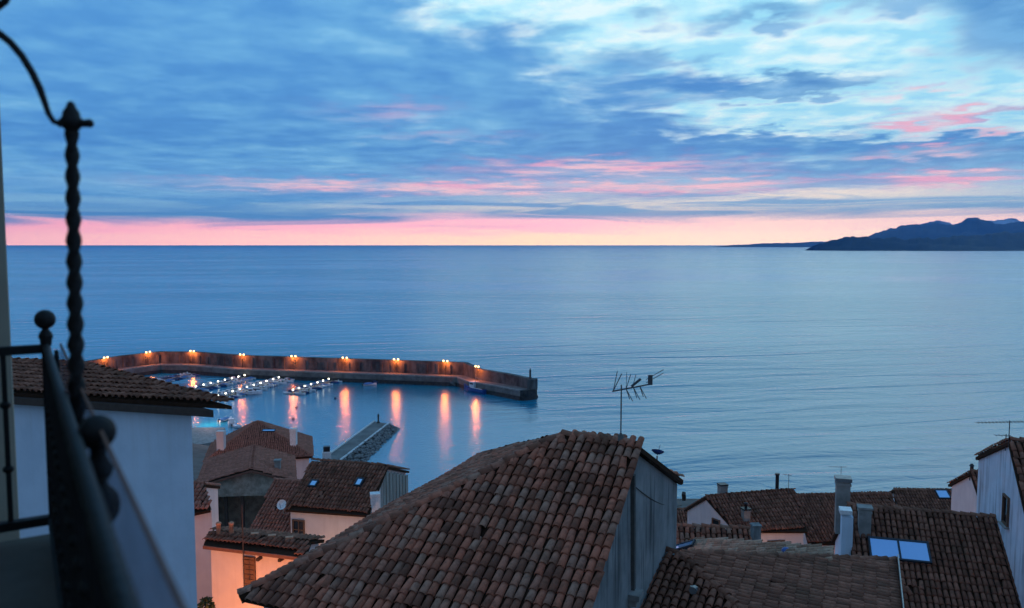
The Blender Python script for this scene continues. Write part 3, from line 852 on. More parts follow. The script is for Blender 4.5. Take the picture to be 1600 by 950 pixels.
def face_house(name, label, R1, Y1, R2, E1, E2, slope, wallm, tilem, back=3.0, side=None, oh=0.28, ins=0.15, base=None, tsp=1.0, cat='house', bslope=None, caps=True, wall=True):
    """house whose front roof face is measured: ridge R1-R2 (level), eave corners where the sight lines meet the sloping plane"""
    P1 = at(*R1, Y1); P2 = onz(*R2, P1.z)
    r = (P2 - P1).normalized(); n = V((r.y, -r.x, 0))
    if side is None:
        if n.y > 0: n = -n
    elif n.dot(V(side)) < 0: n = -n
    fall = n - ZZ * slope; N = r.cross(fall).normalized(); N = N if N.z > 0 else -N
    def hit(p): d = ray(*p); return CAM + d * ((P1 - CAM).dot(N) / d.dot(N))
    e1, e2 = hit(E1), hit(E2); bs_ = bslope or slope
    b1, b2 = P1 - n * back - ZZ * (bs_ * back), P2 - n * back - ZZ * (bs_ * back)
    mid = (P1 + P2) / 2; zb = base if base is not None else ground(mid.x, mid.y) - 1.0
    h = root(name, label, cat, (mid.x, mid.y, zb))
    m = MB(); slab([e1, e2, P2, P1], 0.13, m)
    if back > 0: slab([b2, b1, P1, P2], 0.13, m)
    rf = m.build('roof', M['under'], h)
    W = -fall.normalized(); U = W.cross(N)
    sl = tile_slots([e1, e2, P2, P1], TP * tsp, TC * tsp, frame=(U, W, N))
    if back > 0: sl += tile_slots([b2, b1, P1, P2], TP * tsp, TC * tsp)
    if caps: sl += caps_along(P1, P2)
    tiles_joined(sl, 'roof_tiles', tilem, rf, tsp, tsp)
    th = 0.15
    def along(p): return (p - P1).dot(r)
    s1, s2 = along(P1), along(P2)
    wf = min((P1 - e1).dot(-n), (P1 - e2).dot(-n)) - oh
    def drop(p): return p - ZZ * th
    i1 = drop(e1 + r * ins - n * oh + ZZ * slope * oh); i2 = drop(e2 - r * ins - n * oh + ZZ * slope * oh)
    t1, t2 = drop(P1 + r * ins), drop(P2 - r * ins); k1, k2 = drop(b1 + r * ins + n * oh + ZZ * bs_ * oh), drop(b2 - r * ins + n * oh + ZZ * bs_ * oh)
    if back <= 0: k1, k2 = t1, t2
    fl = lambda p: V((p.x, p.y, zb))
    wl = None
    if wall:
        m = MB()
        m.face([i1, i2, fl(i2), fl(i1)])
        m.face([i1, fl(i1), fl(k1), k1, t1] if back > 0 else [i1, fl(i1), fl(t1), t1]); m.face([i2, t2, k2, fl(k2), fl(i2)] if back > 0 else [i2, t2, fl(t2), fl(i2)])
        m.face([k1, fl(k1), fl(k2), k2])
        wl = m.build('wall', wallm, h)
    return dict(root=h, roof=rf, wall=wl, E1=e1, E2=e2, B1=b1, B2=b2, P1=P1, P2=P2, r=r, n=n, fwo=i1, fwo2=i2, N=N, W=W, U=U, q1=t1, q2=t2, slope=slope)


def face_pt(H, px, py):
    d = ray(px, py); return CAM + d * ((H['P1'] - CAM).dot(H['N']) / d.dot(H['N']))
def frontw(H, px, py):
    """point on the front wall, and its across / out directions"""
    a = (H['fwo2'] - H['fwo']); a.z = 0; a.normalize(); nn_ = V((a.y, -a.x, 0))
    if nn_.dot(H['n']) < 0: nn_ = -nn_
    d = ray(px, py); return CAM + d * ((H['fwo'] - CAM).dot(nn_) / d.dot(nn_)), a, nn_
def gablew(H, px, py, end=1):
    a = (H['fwo'] - H['q1']) if end == 1 else (H['fwo2'] - H['q2']); a.z = 0; a.normalize(); nn_ = V((a.y, -a.x, 0))
    if nn_.dot(H['r']) * (1 if end == 2 else -1) < 0: nn_ = -nn_
    q_ = H['q1'] if end == 1 else H['q2']
    d = ray(px, py); return CAM + d * ((q_ - CAM).dot(nn_) / d.dot(nn_)), a, nn_


# long roof with the pair of roof windows, lower right
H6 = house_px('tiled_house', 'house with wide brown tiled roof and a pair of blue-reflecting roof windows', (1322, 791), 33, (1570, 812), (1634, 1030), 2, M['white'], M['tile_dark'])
up6 = (H6['P1'] - H6['E1']).normalized(); N6 = H6['r'].cross(up6)
if N6.z < 0: N6 = -N6
def on_face(H, px, py, front=True):
    E = H['E1'] if front else H['B1']
    N = H['r'].cross(H['P1'] - E).normalized(); d = ray(px, py); tt = (H['P1'] - CAM).dot(N) / d.dot(N); return CAM + d * tt
skylight(H6, on_face(H6, 1404, 864), H6['r'], up6, N6, 1.0, 0.86, None, 2)
rot6 = math.atan2(H6['r'].y, H6['r'].x)
chimney(H6['root'], on_face(H6, 1350, 833), 0.46, 0.40, 1.05, rot6, M['concrete'], M['concrete'])
chimney(H6['root'], on_face(H6, 1341, 806) + V((0, 1.6, -0.1)), 0.56, 0.5, 1.12, rot6, M['concrete'], M['steel'], cap=0.16, flare=1.2)
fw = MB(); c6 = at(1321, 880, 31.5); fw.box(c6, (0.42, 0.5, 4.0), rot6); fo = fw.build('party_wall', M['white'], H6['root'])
fw = MB(); fw.box(at(1321, 800, 31.5) + ZZ * 0.06, (0.46, 0.56, 0.16), rot6); fw.build('coping', M['whitep'], fo)

# tall stained white house at the right edge
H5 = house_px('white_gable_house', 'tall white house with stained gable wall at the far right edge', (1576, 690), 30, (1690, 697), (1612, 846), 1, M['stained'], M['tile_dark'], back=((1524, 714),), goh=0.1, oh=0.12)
rg = -H5['r']
def wallpt(H, px, py, end=1):
    q = H['q1'] if end == 1 else H['q2']; n = H['r']
    d = ray(px, py); tt = (q - CAM).dot(n) / d.dot(n); return CAM + d * tt
window(H5, H5['wall'], wallpt(H5, 1573, 797) + rg * 0.0, H5['n'], rg, 0.55, 1.0, M['brownwood'], M['darkglass'], bars=False)
antenna('wide television aerial on the ridge of the tall stained white house', at(1576, 694, 30), 0.92, 'yagi', math.radians(185), 1.9)
antenna('short second aerial mast beside the gable of the stained white house', at(1571, 700, 30.4), 0.55, 'yagi', math.radians(170), 0.55)
# small white gable between them
H4 = house_px('small_white_house', 'small white house end with sloping brown roof beside the tall stained house', (1516, 738), 42, (1600, 742), (1535, 795), 1, M['pinkwall'], M['tile_dark'], back=((1481, 757),), goh=0.12)
m = MB(); pb = at(1518, 742, 42.3); m.tube([pb - ZZ * 0.3, pb + ZZ * 0.55], [0.11, 0.09], 8); m.tube([pb + ZZ * 0.5, pb + ZZ * 0.62], [0.14, 0.05], 8); m.build('flue', M['motor'], H4['root'])
# roof with a single skylight
H3 = face_house('brown_roof_house', 'dark brown roofed house with one small roof window, right skyline', (1396, 766), 60, (1530, 768), (1408, 838), (1560, 838), 0.55, M['pinkwall'], M['tile_dark'])
skylight(H3, face_pt(H3, 1472, 775), H3['U'], H3['W'], H3['N'], 0.8, 0.75)
H2 = face_house('brown_roof_house', 'dark brown roofed house over an orange-lit wall, behind the grey chimney', (1244, 775), 56, (1392, 772), (1263, 850), (1430, 850), 0.55, M['pinkwall'], M['tile_dark'])
p_, a_, n_ = frontw(H2, 1290, 868); window(H2, H2['wall'], p_, a_, n_, 0.8, 0.9, M['brownwood'], M['darkglass'])
# pink house
H1 = face_house('pink_house', 'pale pink house with steep dark roof and two chimneys on the right skyline', (1102, 777), 50, (1242, 766), (1150, 831), (1262, 831), 0.6, M['pinkwall'], M['tile_dark'], ins=0.1)
p_, a_, n_ = frontw(H1, 1212, 855); window(H1, H1['wall'], p_, a_, n_, 1.0, 0.75, M['brownwood'], M['darkglass'])
p_, a_, n_ = gablew(H1, 1119, 822); window(H1, H1['wall'], p_, a_, n_, 0.5, 0.8, M['brownwood'], M['darkglass'], bars=False)
r1 = math.atan2(H1['r'].y, H1['r'].x)
chimney(H1['root'], face_pt(H1, 1132, 778) + V((0, 0.5, 0)), 0.5, 0.45, 0.7, r1, M['concrete'], M['motor'], flare=1.15)
chimney(H1['root'], face_pt(H1, 1165, 814), 0.42, 0.40, 0.75, r1, M['concrete'], M['motor'], pots=1)
m = MB(); pb = face_pt(H1, 1218, 770) + V((0, 0.5, 0)); m.tube([pb - ZZ * 0.3, pb + ZZ * 1.05], 0.12, 8); m.tube([pb + ZZ * 1.05, pb + ZZ * 1.15], 0.16, 8); m.build('flue', M['motor'], H1['root'])
antenna('thin hooked aerial beside the dark flue of the pink house', at(1232, 768, 50.6), 1.15, 'yagi', math.radians(150), 0.5)
antenna('tall thin aerial mast on the brown roof behind the pink house', at(1313, 773, 56.3), 2.1, 'yagi', math.radians(175), 1.2)
# low roof far left of the pink house
H8 = face_house('brown_roof_house', 'low brown roof peeping out between the grey gable and the pink house', (1030, 797), 58, (1125, 797), (1040, 842), (1140, 842), 0.5, M['pinkwall'], M['tile_dark'])
# near roof strips between the big grey gable and the pink house
H9 = face_house('tile_roofed_shed', 'shed roof of upright tile columns beside the grey gable, below the pink house', (1052, 824), 31, (1180, 829), (1056, 866), (1186, 872), 0.62, M['grey'], M['tile'], back=2.0)
m = MB(); pp = at(1180, 862, 30.2); m.box(pp + ZZ * 0.1, (0.3, 0.3, 1.9), 0.1); m.box(pp + ZZ * 1.07, (0.36, 0.36, 0.06), 0.1)
m.build('wall_post', M['grey'], loc=pp - ZZ * 0.9, label='grey cement wall post at the end of the shed roof below the pink house', cat='post')

# low hipped roof in the lower right foreground
YL = 21.5
T1 = at(1060, 868, YL)
def lowpt(a, b, s=0.2): return T1 + rr * (a * YL) - nn * (b * YL) - ZZ * (s * max(abs(a), 0) * YL)
Fc = lowpt(0.262, 0.262); Qb = lowpt(0.262, -0.228)
L1 = T1 - rr * 1.15; L2 = L1 - nn * (0.262 * YL) - ZZ * (0.2 * 0.262 * YL)
lowr = root('low_hip_house', 'low house with dark hipped tile roof between the grey gable and the roof windows', 'house', (T1.x + 2, T1.y, ground(T1.x, T1.y) - 1))
m = MB(); slab([Fc, Qb, T1], 0.12, m); slab([L2, Fc, T1, L1], 0.12, m)
lrf = m.build('roof', M['under'], lowr)
frs = tile_slots([L2, Fc, T1, L1], TP, TC)
frs.sort(key=lambda q_: -pix(q_.translation)[1] if pix(q_.translation)[1] < 965 else 1e6)
tile_objects([q_ for q_ in frs if pix(q_.translation)[1] < 965], lrf, tile_me_d)
tiles_joined([q_ for q_ in frs if pix(q_.translation)[1] >= 965] + tile_slots([Fc, Qb, T1], TP, TC) + caps_along(Fc, T1) + caps_along(Qb, T1) + caps_along(L1, T1), 'roof_tiles', M['tile_dark'], lrf)
m = MB(); c1, c2, c3, c4 = Fc - rr * 0.3 + nn * 0.3, Qb - rr * 0.3 - nn * 0.3, L1 + nn * 0.2 + ZZ * -0.2, L2 + nn * 0.3
zw = Fc.z - 0.14
m.prism([V((p.x, p.y, zw)) for p in (c1, c2, c3, c4)], ZZ * (ROOTLOC[lowr].z - zw)); m.build('wall', M['grey'], lowr)
m = MB(); fa, fb = at(1411, 882, 20.2), at(1423, 955, 19.0)
nf = rr.cross(ZZ); m.bar(Qb + ZZ * 0.14 + rr * 0.05, Fc + ZZ * 0.14 + rr * 0.05, 0.03, 0.3); m.build('edge_flashing', M['steel'], lowr)
pv_ = lowpt(0, 0.06) - ZZ * (0.2 * 0.06 * YL); d_ = ray(1084, 930); Nf = (Fc - L2).cross(L1 - L2).normalized()
pv_ = CAM + d_ * ((L1 - CAM).dot(Nf) / d_.dot(Nf))
m = MB(); m.box(pv_ + ZZ * 0.12, (0.16, 0.14, 0.22), 0.3); m.tube([pv_ + ZZ * 0.16, pv_ + ZZ * 0.17 - nn * 0.14], [0.09, 0.10], 10); m.build('roof_vent', M['steel'], lowr)
# pale tiled lean-to behind it
fall = (-rr - ZZ * 0.45).normalized(); W9 = -fall; N9 = nn.cross(W9); N9 = N9 if N9.z > 0 else -N9; U9 = W9.cross(N9)
p9 = at(1180, 860, 26.5)
def lean(px, py):
    d = ray(px, py); return CAM + d * ((p9 - CAM).dot(N9) / d.dot(N9))
LP = [lean(992, 866), lean(1030, 841), lean(1240, 854), lean(1300, 861), lean(1304, 886), lean(1000, 896)]
lnr = root('lean_to', 'pale clay-tiled lean-to roof strip behind the low hipped roof', 'lean-to', (p9.x, p9.y, ground(p9.x, p9.y) - 1))
m = MB(); m.prism([p - N9 * 0.004 for p in LP], -N9 * 0.12); lrf2 = m.build('roof', M['under'], lnr)
tiles_joined(tile_slots(LP, TP * 1.15, TC * 1.1, frame=(U9, W9, N9)), 'roof_tiles', M['tile_light'], lrf2, 1.15, 1.1)
skylight(lnr, lean(1071, 861), U9, W9, N9, 0.5, 0.75)
m = MB(); b9 = lean(1231, 866); m.ball(b9 + N9 * 0.12, 0.16, 10, 6, (1, 1, 0.7)); m.tube([b9, b9 + N9 * 0.12], 0.05, 6); m.build('vent_cowl', M['blueplastic'], lnr)
m = MB()
for p in (LP[1], LP[3]): m.box(V((p.x, p.y, (p.z + ROOTLOC[lnr].z) / 2 - 0.15)), (0.35, 0.35, p.z - ROOTLOC[lnr].z - 0.3), 0.4)
m.build('pier', M['grey'], lnr)

# ---- houses left of the big roof, going down to the harbour
# brown roofed house with boarded gable
H10 = face_house('boarded_house', 'brown tiled house with striped board gable and white wall above the jetty', (487, 720), 48, (606, 729), (446, 797), (575, 806), 0.5, M['pinkwall'], M['tile_dark'], back=3.4, bslope=0.36)
p_, a_, n_ = frontw(H10, 467, 831); window(H10, H10['wall'], p_, a_, n_, 0.62, 1.3, M['brownwood'], M['darkglass'])
skylight(H10, face_pt(H10, 491, 759), H10['U'], H10['W'], H10['N'], 0.35, 0.4)
skylight(H10, face_pt(H10, 562, 757), H10['U'], H10['W'], H10['N'], 0.3, 0.5)
chimney(H10['root'], face_pt(H10, 506, 724) + V((0, 0.8, 0)), 0.5, 0.45, 0.55, 0.2, M['whitep'], M['motor'], cap=0.3, flare=0.8)
chimney(H10['root'], face_pt(H10, 586, 786), 0.5, 0.45, 0.5, 0.2, M['whitep'], M['whitep'], flare=1.1)
ga = V(H10['r']); gn = V(H10['n'])
for i in range(9):
    u_ = 0.9 - i * 0.5
    P0 = H10['q2'] + gn * u_; zt_ = H10['q2'].z - abs(u_) * (0.5 if u_ > 0 else 0.36) - 0.16
    m = MB(); m.box(V((P0.x, P0.y, zt_ - 1.6)) + ga * 0.07, (0.06, 0.36, 3.2), ax=(ga, gn, ZZ)); m.build('board', M['boards'], H10['wall'])
def satdish(label, c, rad, nrm, mat):
    c = V(c); o = root('satellite_dish', label, 'satellite dish', c - ZZ * 0.4)
    nrm = V(nrm).normalized(); xx = nrm.cross(ZZ).normalized(); yy = xx.cross(nrm); m = MB(); vs = [c]
    for i in range(1, 5):
        for k in range(12):
            a2 = 2 * math.pi * k / 12; q_ = rad * i / 4
            vs.append(c + xx * (q_ * math.cos(a2)) + yy * (q_ * math.sin(a2)) + nrm * (0.3 * rad * (i / 4) ** 2))
    m.mesh(vs, [(0, 1 + k, 1 + (k + 1) % 12) for k in range(12)] + [(1 + i * 12 + k, 1 + i * 12 + 12 + k, 1 + i * 12 + 12 + (k + 1) % 12, 1 + i * 12 + (k + 1) % 12) for i in range(3) for k in range(12)], True)
    m.build('dish', mat, o)
    m = MB(); m.tube([c, c - ZZ * 0.2 - nrm * 0.12, c - ZZ * 0.5 - nrm * 0.12], 0.025, 6); m.bar(c - yy * rad * 0.8, c + nrm * rad * 1.1, 0.02); m.build('arm', M['steel'], o)
satdish('small white satellite dish at the corner of the boarded brown house', at(441, 789, 45.5), 0.3, (-0.2, -0.8, 0.5), M['whitep'])

# stone gable house with a dark open porch: ridge runs away from the viewer
P1 = at(393, 734, 56); P2 = onz(398, 697, P1.z)
sg = root('stone_gable_house', 'grey stone gable house with dull pink roof above a dark open porch', 'house', (P1.x, P1.y + 3, ground(P1.x, P1.y) - 1))
EL = at(308, 759, 55.6); ER = at(462, 752, 56.2)
fb = (P2 - P1)
FL_, FR_ = EL + fb, ER + fb
m = MB(); slab([EL, FL_, P2, P1], 0.13, m); slab([FR_, ER, P1, P2], 0.13, m); sgr = m.build('roof', M['under'], sg)
tiles_joined(tile_slots([EL, FL_, P2, P1], TP, TC) + tile_slots([FR_, ER, P1, P2], TP, TC) + caps_along(P1, P2), 'roof_tiles', M['tile_pink'], sgr)
m = MB(); dz = -ZZ * 0.1
m.bar(EL + dz, P1 + dz, 0.12, 0.16); m.bar(ER + dz, P1 + dz, 0.12, 0.16); m.build('verge_board', M['rust'], sg)
fd = fb.normalized(); inn_ = fd * 0.4
zl = at(393, 777, 56).z; zg = ROOTLOC[sg].z
Lw, Rw = EL + (P1 - EL) * 0.1 - ZZ * 0.16, ER + (P1 - ER) * 0.1 - ZZ * 0.16
m = MB(); m.prism([p + inn_ for p in (V((Lw.x, Lw.y, zl)), V((Rw.x, Rw.y, zl)), Rw, P1 - ZZ * 0.16, Lw)], fd * 0.4); m.build('gable_wall', M['stonewall'], sg)
m = MB()
for w_ in (Lw, Rw): m.prism([V((w_.x, w_.y, w_.z - 0.01)) + inn_, V((w_.x, w_.y, zg)) + inn_, V((w_.x, w_.y, zg)) + inn_ + fd * 5, V((w_.x, w_.y, w_.z - 0.01)) + inn_ + fd * 5], V((0.4 if w_ is Lw else -0.4, 0, 0)))
m.prism([V((w_.x, w_.y, z_)) + inn_ + fd * 3.5 for w_, z_ in ((Lw, zg), (Rw, zg), (Rw, zl + 0.6), (Lw, zl + 0.6))], fd * 0.3); m.build('wall', M['stonewall'], sg)
for px in (352, 378):
    a_ = at(px, 776, 56); m = MB(); m.box(V((a_.x, a_.y, (zl + zg) / 2)) + inn_ + fd * 0.2, (0.22, 0.22, zl - zg)); m.build('porch_post', M['wood'], sg)
chimney(sg, V((0, 0, 0)) + onz(434, 730, P1.z - 0.35), 0.4, 0.4, 0.5, 0.1, M['concrete'], M['concrete'])
# large pyramid-roofed building behind it
ze = at(318, 724, 80).z
FLp, FRp, BRp = at(318, 724, 80), onz(489, 714, ze), onz(487, 684, ze); BLp = FLp + (BRp - FRp)
AP = at(402, 658, 89)
bg_ = root('large_pink_roof_house', 'large building with hipped dull brown roof and two chimneys nearest the harbour', 'house', ((FLp.x + FRp.x) / 2, 86, ground(FLp.x, 86) - 1))
m = MB()
for t3 in ((FLp, FRp, AP), (FRp, BRp, AP), (BRp, BLp, AP), (BLp, FLp, AP)): slab(t3, 0.15, m)
bgr = m.build('roof', M['under'], bg_)
tiles_joined(sum((tile_slots(list(t3), TP, TC) for t3 in ((FLp, FRp, AP), (FRp, BRp, AP), (BRp, BLp, AP), (BLp, FLp, AP))), []) + caps_along(FLp, AP) + caps_along(FRp, AP) + caps_along(BRp, AP), 'roof_tiles', M['tile_pink'], bgr)
m = MB(); ctr = (FLp + BRp) / 2
m.prism([V((p.x, p.y, ze - 0.16)) + (ctr - p).normalized() * 0.5 for p in (FLp, FRp, BRp, BLp)], ZZ * (ROOTLOC[bg_].z - ze + 0.16)); m.build('wall', M['pinkwall'], bg_)
Nf = (FRp - FLp).cross(AP - FLp).normalized()
def pyr(px, py): d = ray(px, py); return CAM + d * ((AP - CAM).dot(Nf) / d.dot(Nf))
chimney(bg_, pyr(346, 702), 0.75, 0.7, 1.9, 0.0, M['pinkwall'], M['pinkwall'], flare=1.1)
chimney(bg_, pyr(459, 696), 0.65, 0.6, 1.8, 0.0, M['whitep'], M['whitep'], flare=1.1)
skylight(bg_, pyr(420, 675), V((1, 0, 0)), Nf.cross(V((1, 0, 0))).normalized(), Nf, 1.3, 0.35)
# reddish roof running down to the alley
H13 = face_house('red_roof_house', 'narrow reddish-brown roof sloping to the alley, left of the boarded house', (428, 751), 50, (486, 754), (384, 840), (452, 848), 0.5, M['pinkwall'], M['tile_pink'], back=1.5)
# flat grey-tiled house over the orange-lit wall
H14 = face_house('lit_house', 'low house with grey tiled roof and wall lit orange by the alley lamp', (326, 830), 34, (486, 846), (318, 851), (478, 870), 0.22, M['pinkwall'], M['tile_dark'], back=1.2, bslope=0.3, caps=False, oh=0.35, ins=0.1)
m = MB(); m.bar(H14['E1'] + ZZ * -0.1, H14['E2'] + ZZ * -0.1, 0.12, 0.14); m.build('eave_board', M['rust'], H14['root'])
p_, a_, n_ = frontw(H14, 391, 893)
m = MB(); m.box(p_ + n_ * 0.04, (0.55, 0.1, 1.3), ax=(a_, n_, ZZ))
for i in range(6): m.box(p_ + n_ * 0.1 + ZZ * (-0.52 + i * 0.21), (0.45, 0.03, 0.03), ax=(a_, n_, ZZ))
m.build('shutter', M['brownwood'], H14['wall'])
m = MB(); p2_, _, _ = frontw(H14, 408, 870); m.box(p2_ + n_ * 0.15 - ZZ * 0.02, (0.12, 0.3, 0.12), ax=(a_, n_, ZZ)); p2_, _, _ = frontw(H14, 442, 872); m.box(p2_ + n_ * 0.15, (0.12, 0.3, 0.12), ax=(a_, n_, ZZ)); m.build('rafter_end', M['wood'], H14['wall'])
for px in (342, 362):
    b_ = face_pt(H14, px, 838); m = MB(); m.lathe(b_ - ZZ * 0.1, [(0.10, 0), (0.10, 0.62), (0.12, 0.64), (0.12, 0.70), (0.06, 0.74)], 10); m.build('chimney_pipe', M['orangechim'], H14['roof'])
for px, py in ((398, 838), (452, 844), (425, 841)):
    b_ = face_pt(H14, px, py); m = MB(); m.box(b_ + ZZ * 0.05, (0.32, 0.22, 0.2), 0.2); m.build('clay_block', M['orangechim'], H14['roof'])
b_ = face_pt(H14, 380, 862)
m = MB(); m.tube([b_ - ZZ * 1.6, b_ + ZZ * 2.0], 0.025, 6); m.build('wire_pole', M['wood'], loc=b_ - ZZ * 1.6, label='thin dark pole rising beside the shutter of the orange-lit house', cat='pole')
# tall lit wall behind the white house corner
H15 = face_house('alley_house', 'pink house end glowing orange just behind the white house corner', (270, 757), 39, (321, 757), (258, 812), (329, 797), 0.35, M['pinkwall'], M['tile_pink'], back=2.0, oh=0.25, ins=0.05)
# potted shrub against the lit wall
def shrub(label, c, rad, n=260, cat='shrub'):
    c = V(c); o = root('shrub', label, cat, c - ZZ * (rad * 1.3))
    m = MB()
    for i in range(n):
        d = V((random.gauss(0, 1), random.gauss(0, 1), random.gauss(0, 1))).normalized() * (rad * random.uniform(0.35, 1.0) ** 0.6)
        d.z *= 1.25
        p = c + d; a = V((random.gauss(0, 1), random.gauss(0, 1), random.gauss(0, 1))).normalized(); b = a.orthogonal().normalized(); L = 0.09
        m.face([p - a * L, p + b * L * 0.45, p + a * L, p - b * L * 0.45])
    m.build('foliage', M['leaf'], o, kind='stuff')
    m = MB(); m.tube([c - ZZ * rad * 1.3, c + ZZ * rad * 0.3], [0.05, 0.02], 6); m.build('stem', M['bark'], o)
shrub('dark leafy shrub silhouetted against the orange-lit alley wall', at(322, 948, 30.5), 0.32)

# street lamps down in the alleys (they stand below the frame, their light is what the walls show)
def street_lamp(label, p, power, col=(1.0, 0.36, 0.08), rad=0.12):
    p = V(p); g = ground(p.x, p.y); o = root('street_lamp', label, 'street lamp', (p.x, p.y, min(g, p.z - 2.0)), 'alley street lamps')
    b = ROOTLOC[o]; m = MB(); m.lathe(b, [(0.12, 0), (0.10, 0.2), (0.05, 0.3), (0.045, p.z - b.z - 0.35), (0.08, p.z - b.z - 0.3)], 8); m.build('post', M['iron'], o)
    m = MB(); m.lathe(p - ZZ * 0.28, [(0.07, 0), (0.13, 0.22), (0.12, 0.26)], 8); m.build('lantern', M['lampglow'], o)
    m = MB(); m.lathe(p + ZZ * 0.0, [(0.16, 0), (0.10, 0.08), (0.02, 0.16)], 8); m.build('cap', M['iron'], o)
    l = bpy.data.lights.new('lamp_light', 'POINT'); l.energy = power; l.color = col; l.shadow_soft_size = rad
    lo = bpy.data.objects.new('lamp_light', l); COL.objects.link(lo); lo.parent = o; lo.location = p - b - ZZ * 0.45
    return o
M['lampglow'] = emat('sodium_lamp_glow', (1.0, 0.5, 0.16, 1), 6.0)
street_lamp('alley lamp lighting the pink wall beside the white house corner', at(312, 1010, 29.5), 900, (1.0, 0.32, 0.09))
street_lamp('alley lamp lighting the orange wall below the grey tiled roof', at(400, 1050, 27.5), 900, (1.0, 0.32, 0.12))
street_lamp('alley lamp in front of the white wall of the boarded house', at(500, 930, 40.5), 520, (1.0, 0.55, 0.32))
street_lamp('lane lamp lighting the front of the pink skyline house', at(1225, 925, 44.5), 330, (1.0, 0.5, 0.28))
street_lamp('lane lamp lighting the wall under the brown roof by the chimney', at(1300, 905, 52), 330, (1.0, 0.3, 0.06))
street_lamp('street lamp glowing red on the lower corner of the wide tiled roof', at(1600, 975, 30.3), 160, (1.0, 0.16, 0.05))
street_lamp('lamp beside the large hipped building near the harbour', at(306, 775, 72), 1500, (1.0, 0.35, 0.08))


# ------------------------------------------------------------------ harbour
ORD = ['first', 'second', 'third', 'fourth', 'fifth', 'sixth', 'seventh', 'eighth', 'ninth', 'tenth', 'eleventh', 'twelfth', 'thirteenth', 'fourteenth', 'fifteenth', 'sixteenth', 'seventeenth', 'eighteenth', 'nineteenth', 'twentieth', 'twenty-first', 'twenty-second', 'twenty-third', 'twenty-fourth', 'twenty-fifth']
ZT = 9.4
line = [onz(px, py, ZT) for px, py in ((60, 578), (140, 564), (190, 556), (250, 549.5), (305, 550), (380, 555.5), (460, 558), (540, 560.5), (620, 563), (724, 566.5))]
tip = [onz(748, 577, 8.4), onz(790, 584, 8.1), onz(829, 592, 7.8)]
allp = line + tip
def normals(pl):
    out = []
    for i in range(len(pl)):
        d = (pl[min(i + 1, len(pl) - 1)] - pl[max(i - 1, 0)]); d.z = 0; d.normalize(); n = V((d.y, -d.x, 0)); out.append(n if n.y < 0 else -n)
    return out
nrm_ = normals(allp)
bw = root('breakwater', 'long dark stone breakwater with high parapet closing the harbour', 'breakwater', (allp[5].x, allp[5].y, -3))
def sweep(m, idx, prof, zs=None):
    """prof: closed list of (towards-harbour offset, z or None for the crest)"""
    k = len(prof); vs = []
    for i in idx:
        for o_, z_ in prof:
            p = allp[i] + nrm_[i] * o_; vs.append(V((p.x, p.y, allp[i].z if z_ is None else z_)))
    fs = [(a * k + j, a * k + (j + 1) % k, (a + 1) * k + (j + 1) % k, (a + 1) * k + j) for a in range(len(idx) - 1) for j in range(k)]
    fs += [tuple(range(k)), tuple(reversed(range((len(idx) - 1) * k, len(idx) * k)))]
    m.mesh(vs, fs)
I1 = list(range(len(line))); I2 = list(range(len(line) - 1, len(allp)))
m = MB(); sweep(m, I1, [(0, None), (0.0, 3.5), (-2.2, 3.5), (-2.2, None)]); sweep(m, list(range(len(line), len(allp))), [(0, None), (0.0, 3.5), (-2.2, 3.5), (-2.2, None)])
a_, b_ = line[-1], tip[0]
m.prism([a_, V((a_.x, a_.y, 3.5)), V((b_.x, b_.y, 3.5)), b_], -nrm_[len(line)] * 2.19)
m.build('parapet', M['harbourstone'], bw)
m = MB(); sweep(m, list(range(len(allp))), [(5.6, 3.9), (5.6, 1.6), (-3.2, 1.6), (-3.2, 3.9)]); m.build('quay', M['quay'], bw)
m = MB(); sweep(m, list(range(len(allp))), [(5.8, 1.598), (6.1, -4), (-6.0, -4), (-3.6, 1.598)]); m.build('wall_foot', M['weed'], bw)
m = MB(); sweep(m, list(range(len(allp))), [(5.75, 4.15), (5.75, 3.6), (5.2, 3.6), (5.2, 4.15)]); m.build('kerb', M['concrete'], bw)
# rounded head of the breakwater
e_ = allp[-1]; dlast = (allp[-1] - allp[-2]); dlast.z = 0; dlast.normalize(); nl = nrm_[-1]
m = MB(); arc = [e_ + nl * 1.2 + (nl * math.cos(a2) * 4.4 + dlast * math.sin(a2) * 2.2) for a2 in [math.pi * i / 10 for i in range(11)]]
m.prism([V((p.x, p.y, 3.95)) for p in arc], V((0, 0, -8))); m.build('head_base', M['weed'], bw)
m = MB(); arc = [e_ - nl * 0.6 + (nl * math.cos(a2) * 2.6 + dlast * math.sin(a2) * 2.0) for a2 in [math.pi * i / 10 for i in range(11)]]
m.prism([V((p.x, p.y, e_.z - 0.02)) for p in arc], V((0, 0, 3.6 - e_.z))); m.build('head', M['harbourstone'], bw)
# buttresses on the inner face of the parapet
def along_line(t_):
    L = [0]
    for p, q_ in zip(line, line[1:]): L.append(L[-1] + (q_ - p).length)
    for i in range(len(line) - 1):
        if t_ <= L[i + 1]:
            f = (t_ - L[i]) / (L[i + 1] - L[i]); return line[i].lerp(line[i + 1], f), nrm_[i].lerp(nrm_[i + 1], f).normalized()
    return line[-1], nrm_[len(line) - 1]
tot = sum((q_ - p).length for p, q_ in zip(line, line[1:]))
for i in range(int(tot / 5.2)):
    p, n_ = along_line(2.6 + i * 5.2); m = MB(); t_ = V((-n_.y, n_.x, 0))
    hh = random.uniform(3.6, 4.9); m.box(V((p.x, p.y, 3.9 + hh / 2)) + n_ * 0.16, (random.uniform(0.9, 1.5), 0.36, hh), ax=(t_, n_, ZZ)); m.build('buttress', M['harbourstone'], bw)
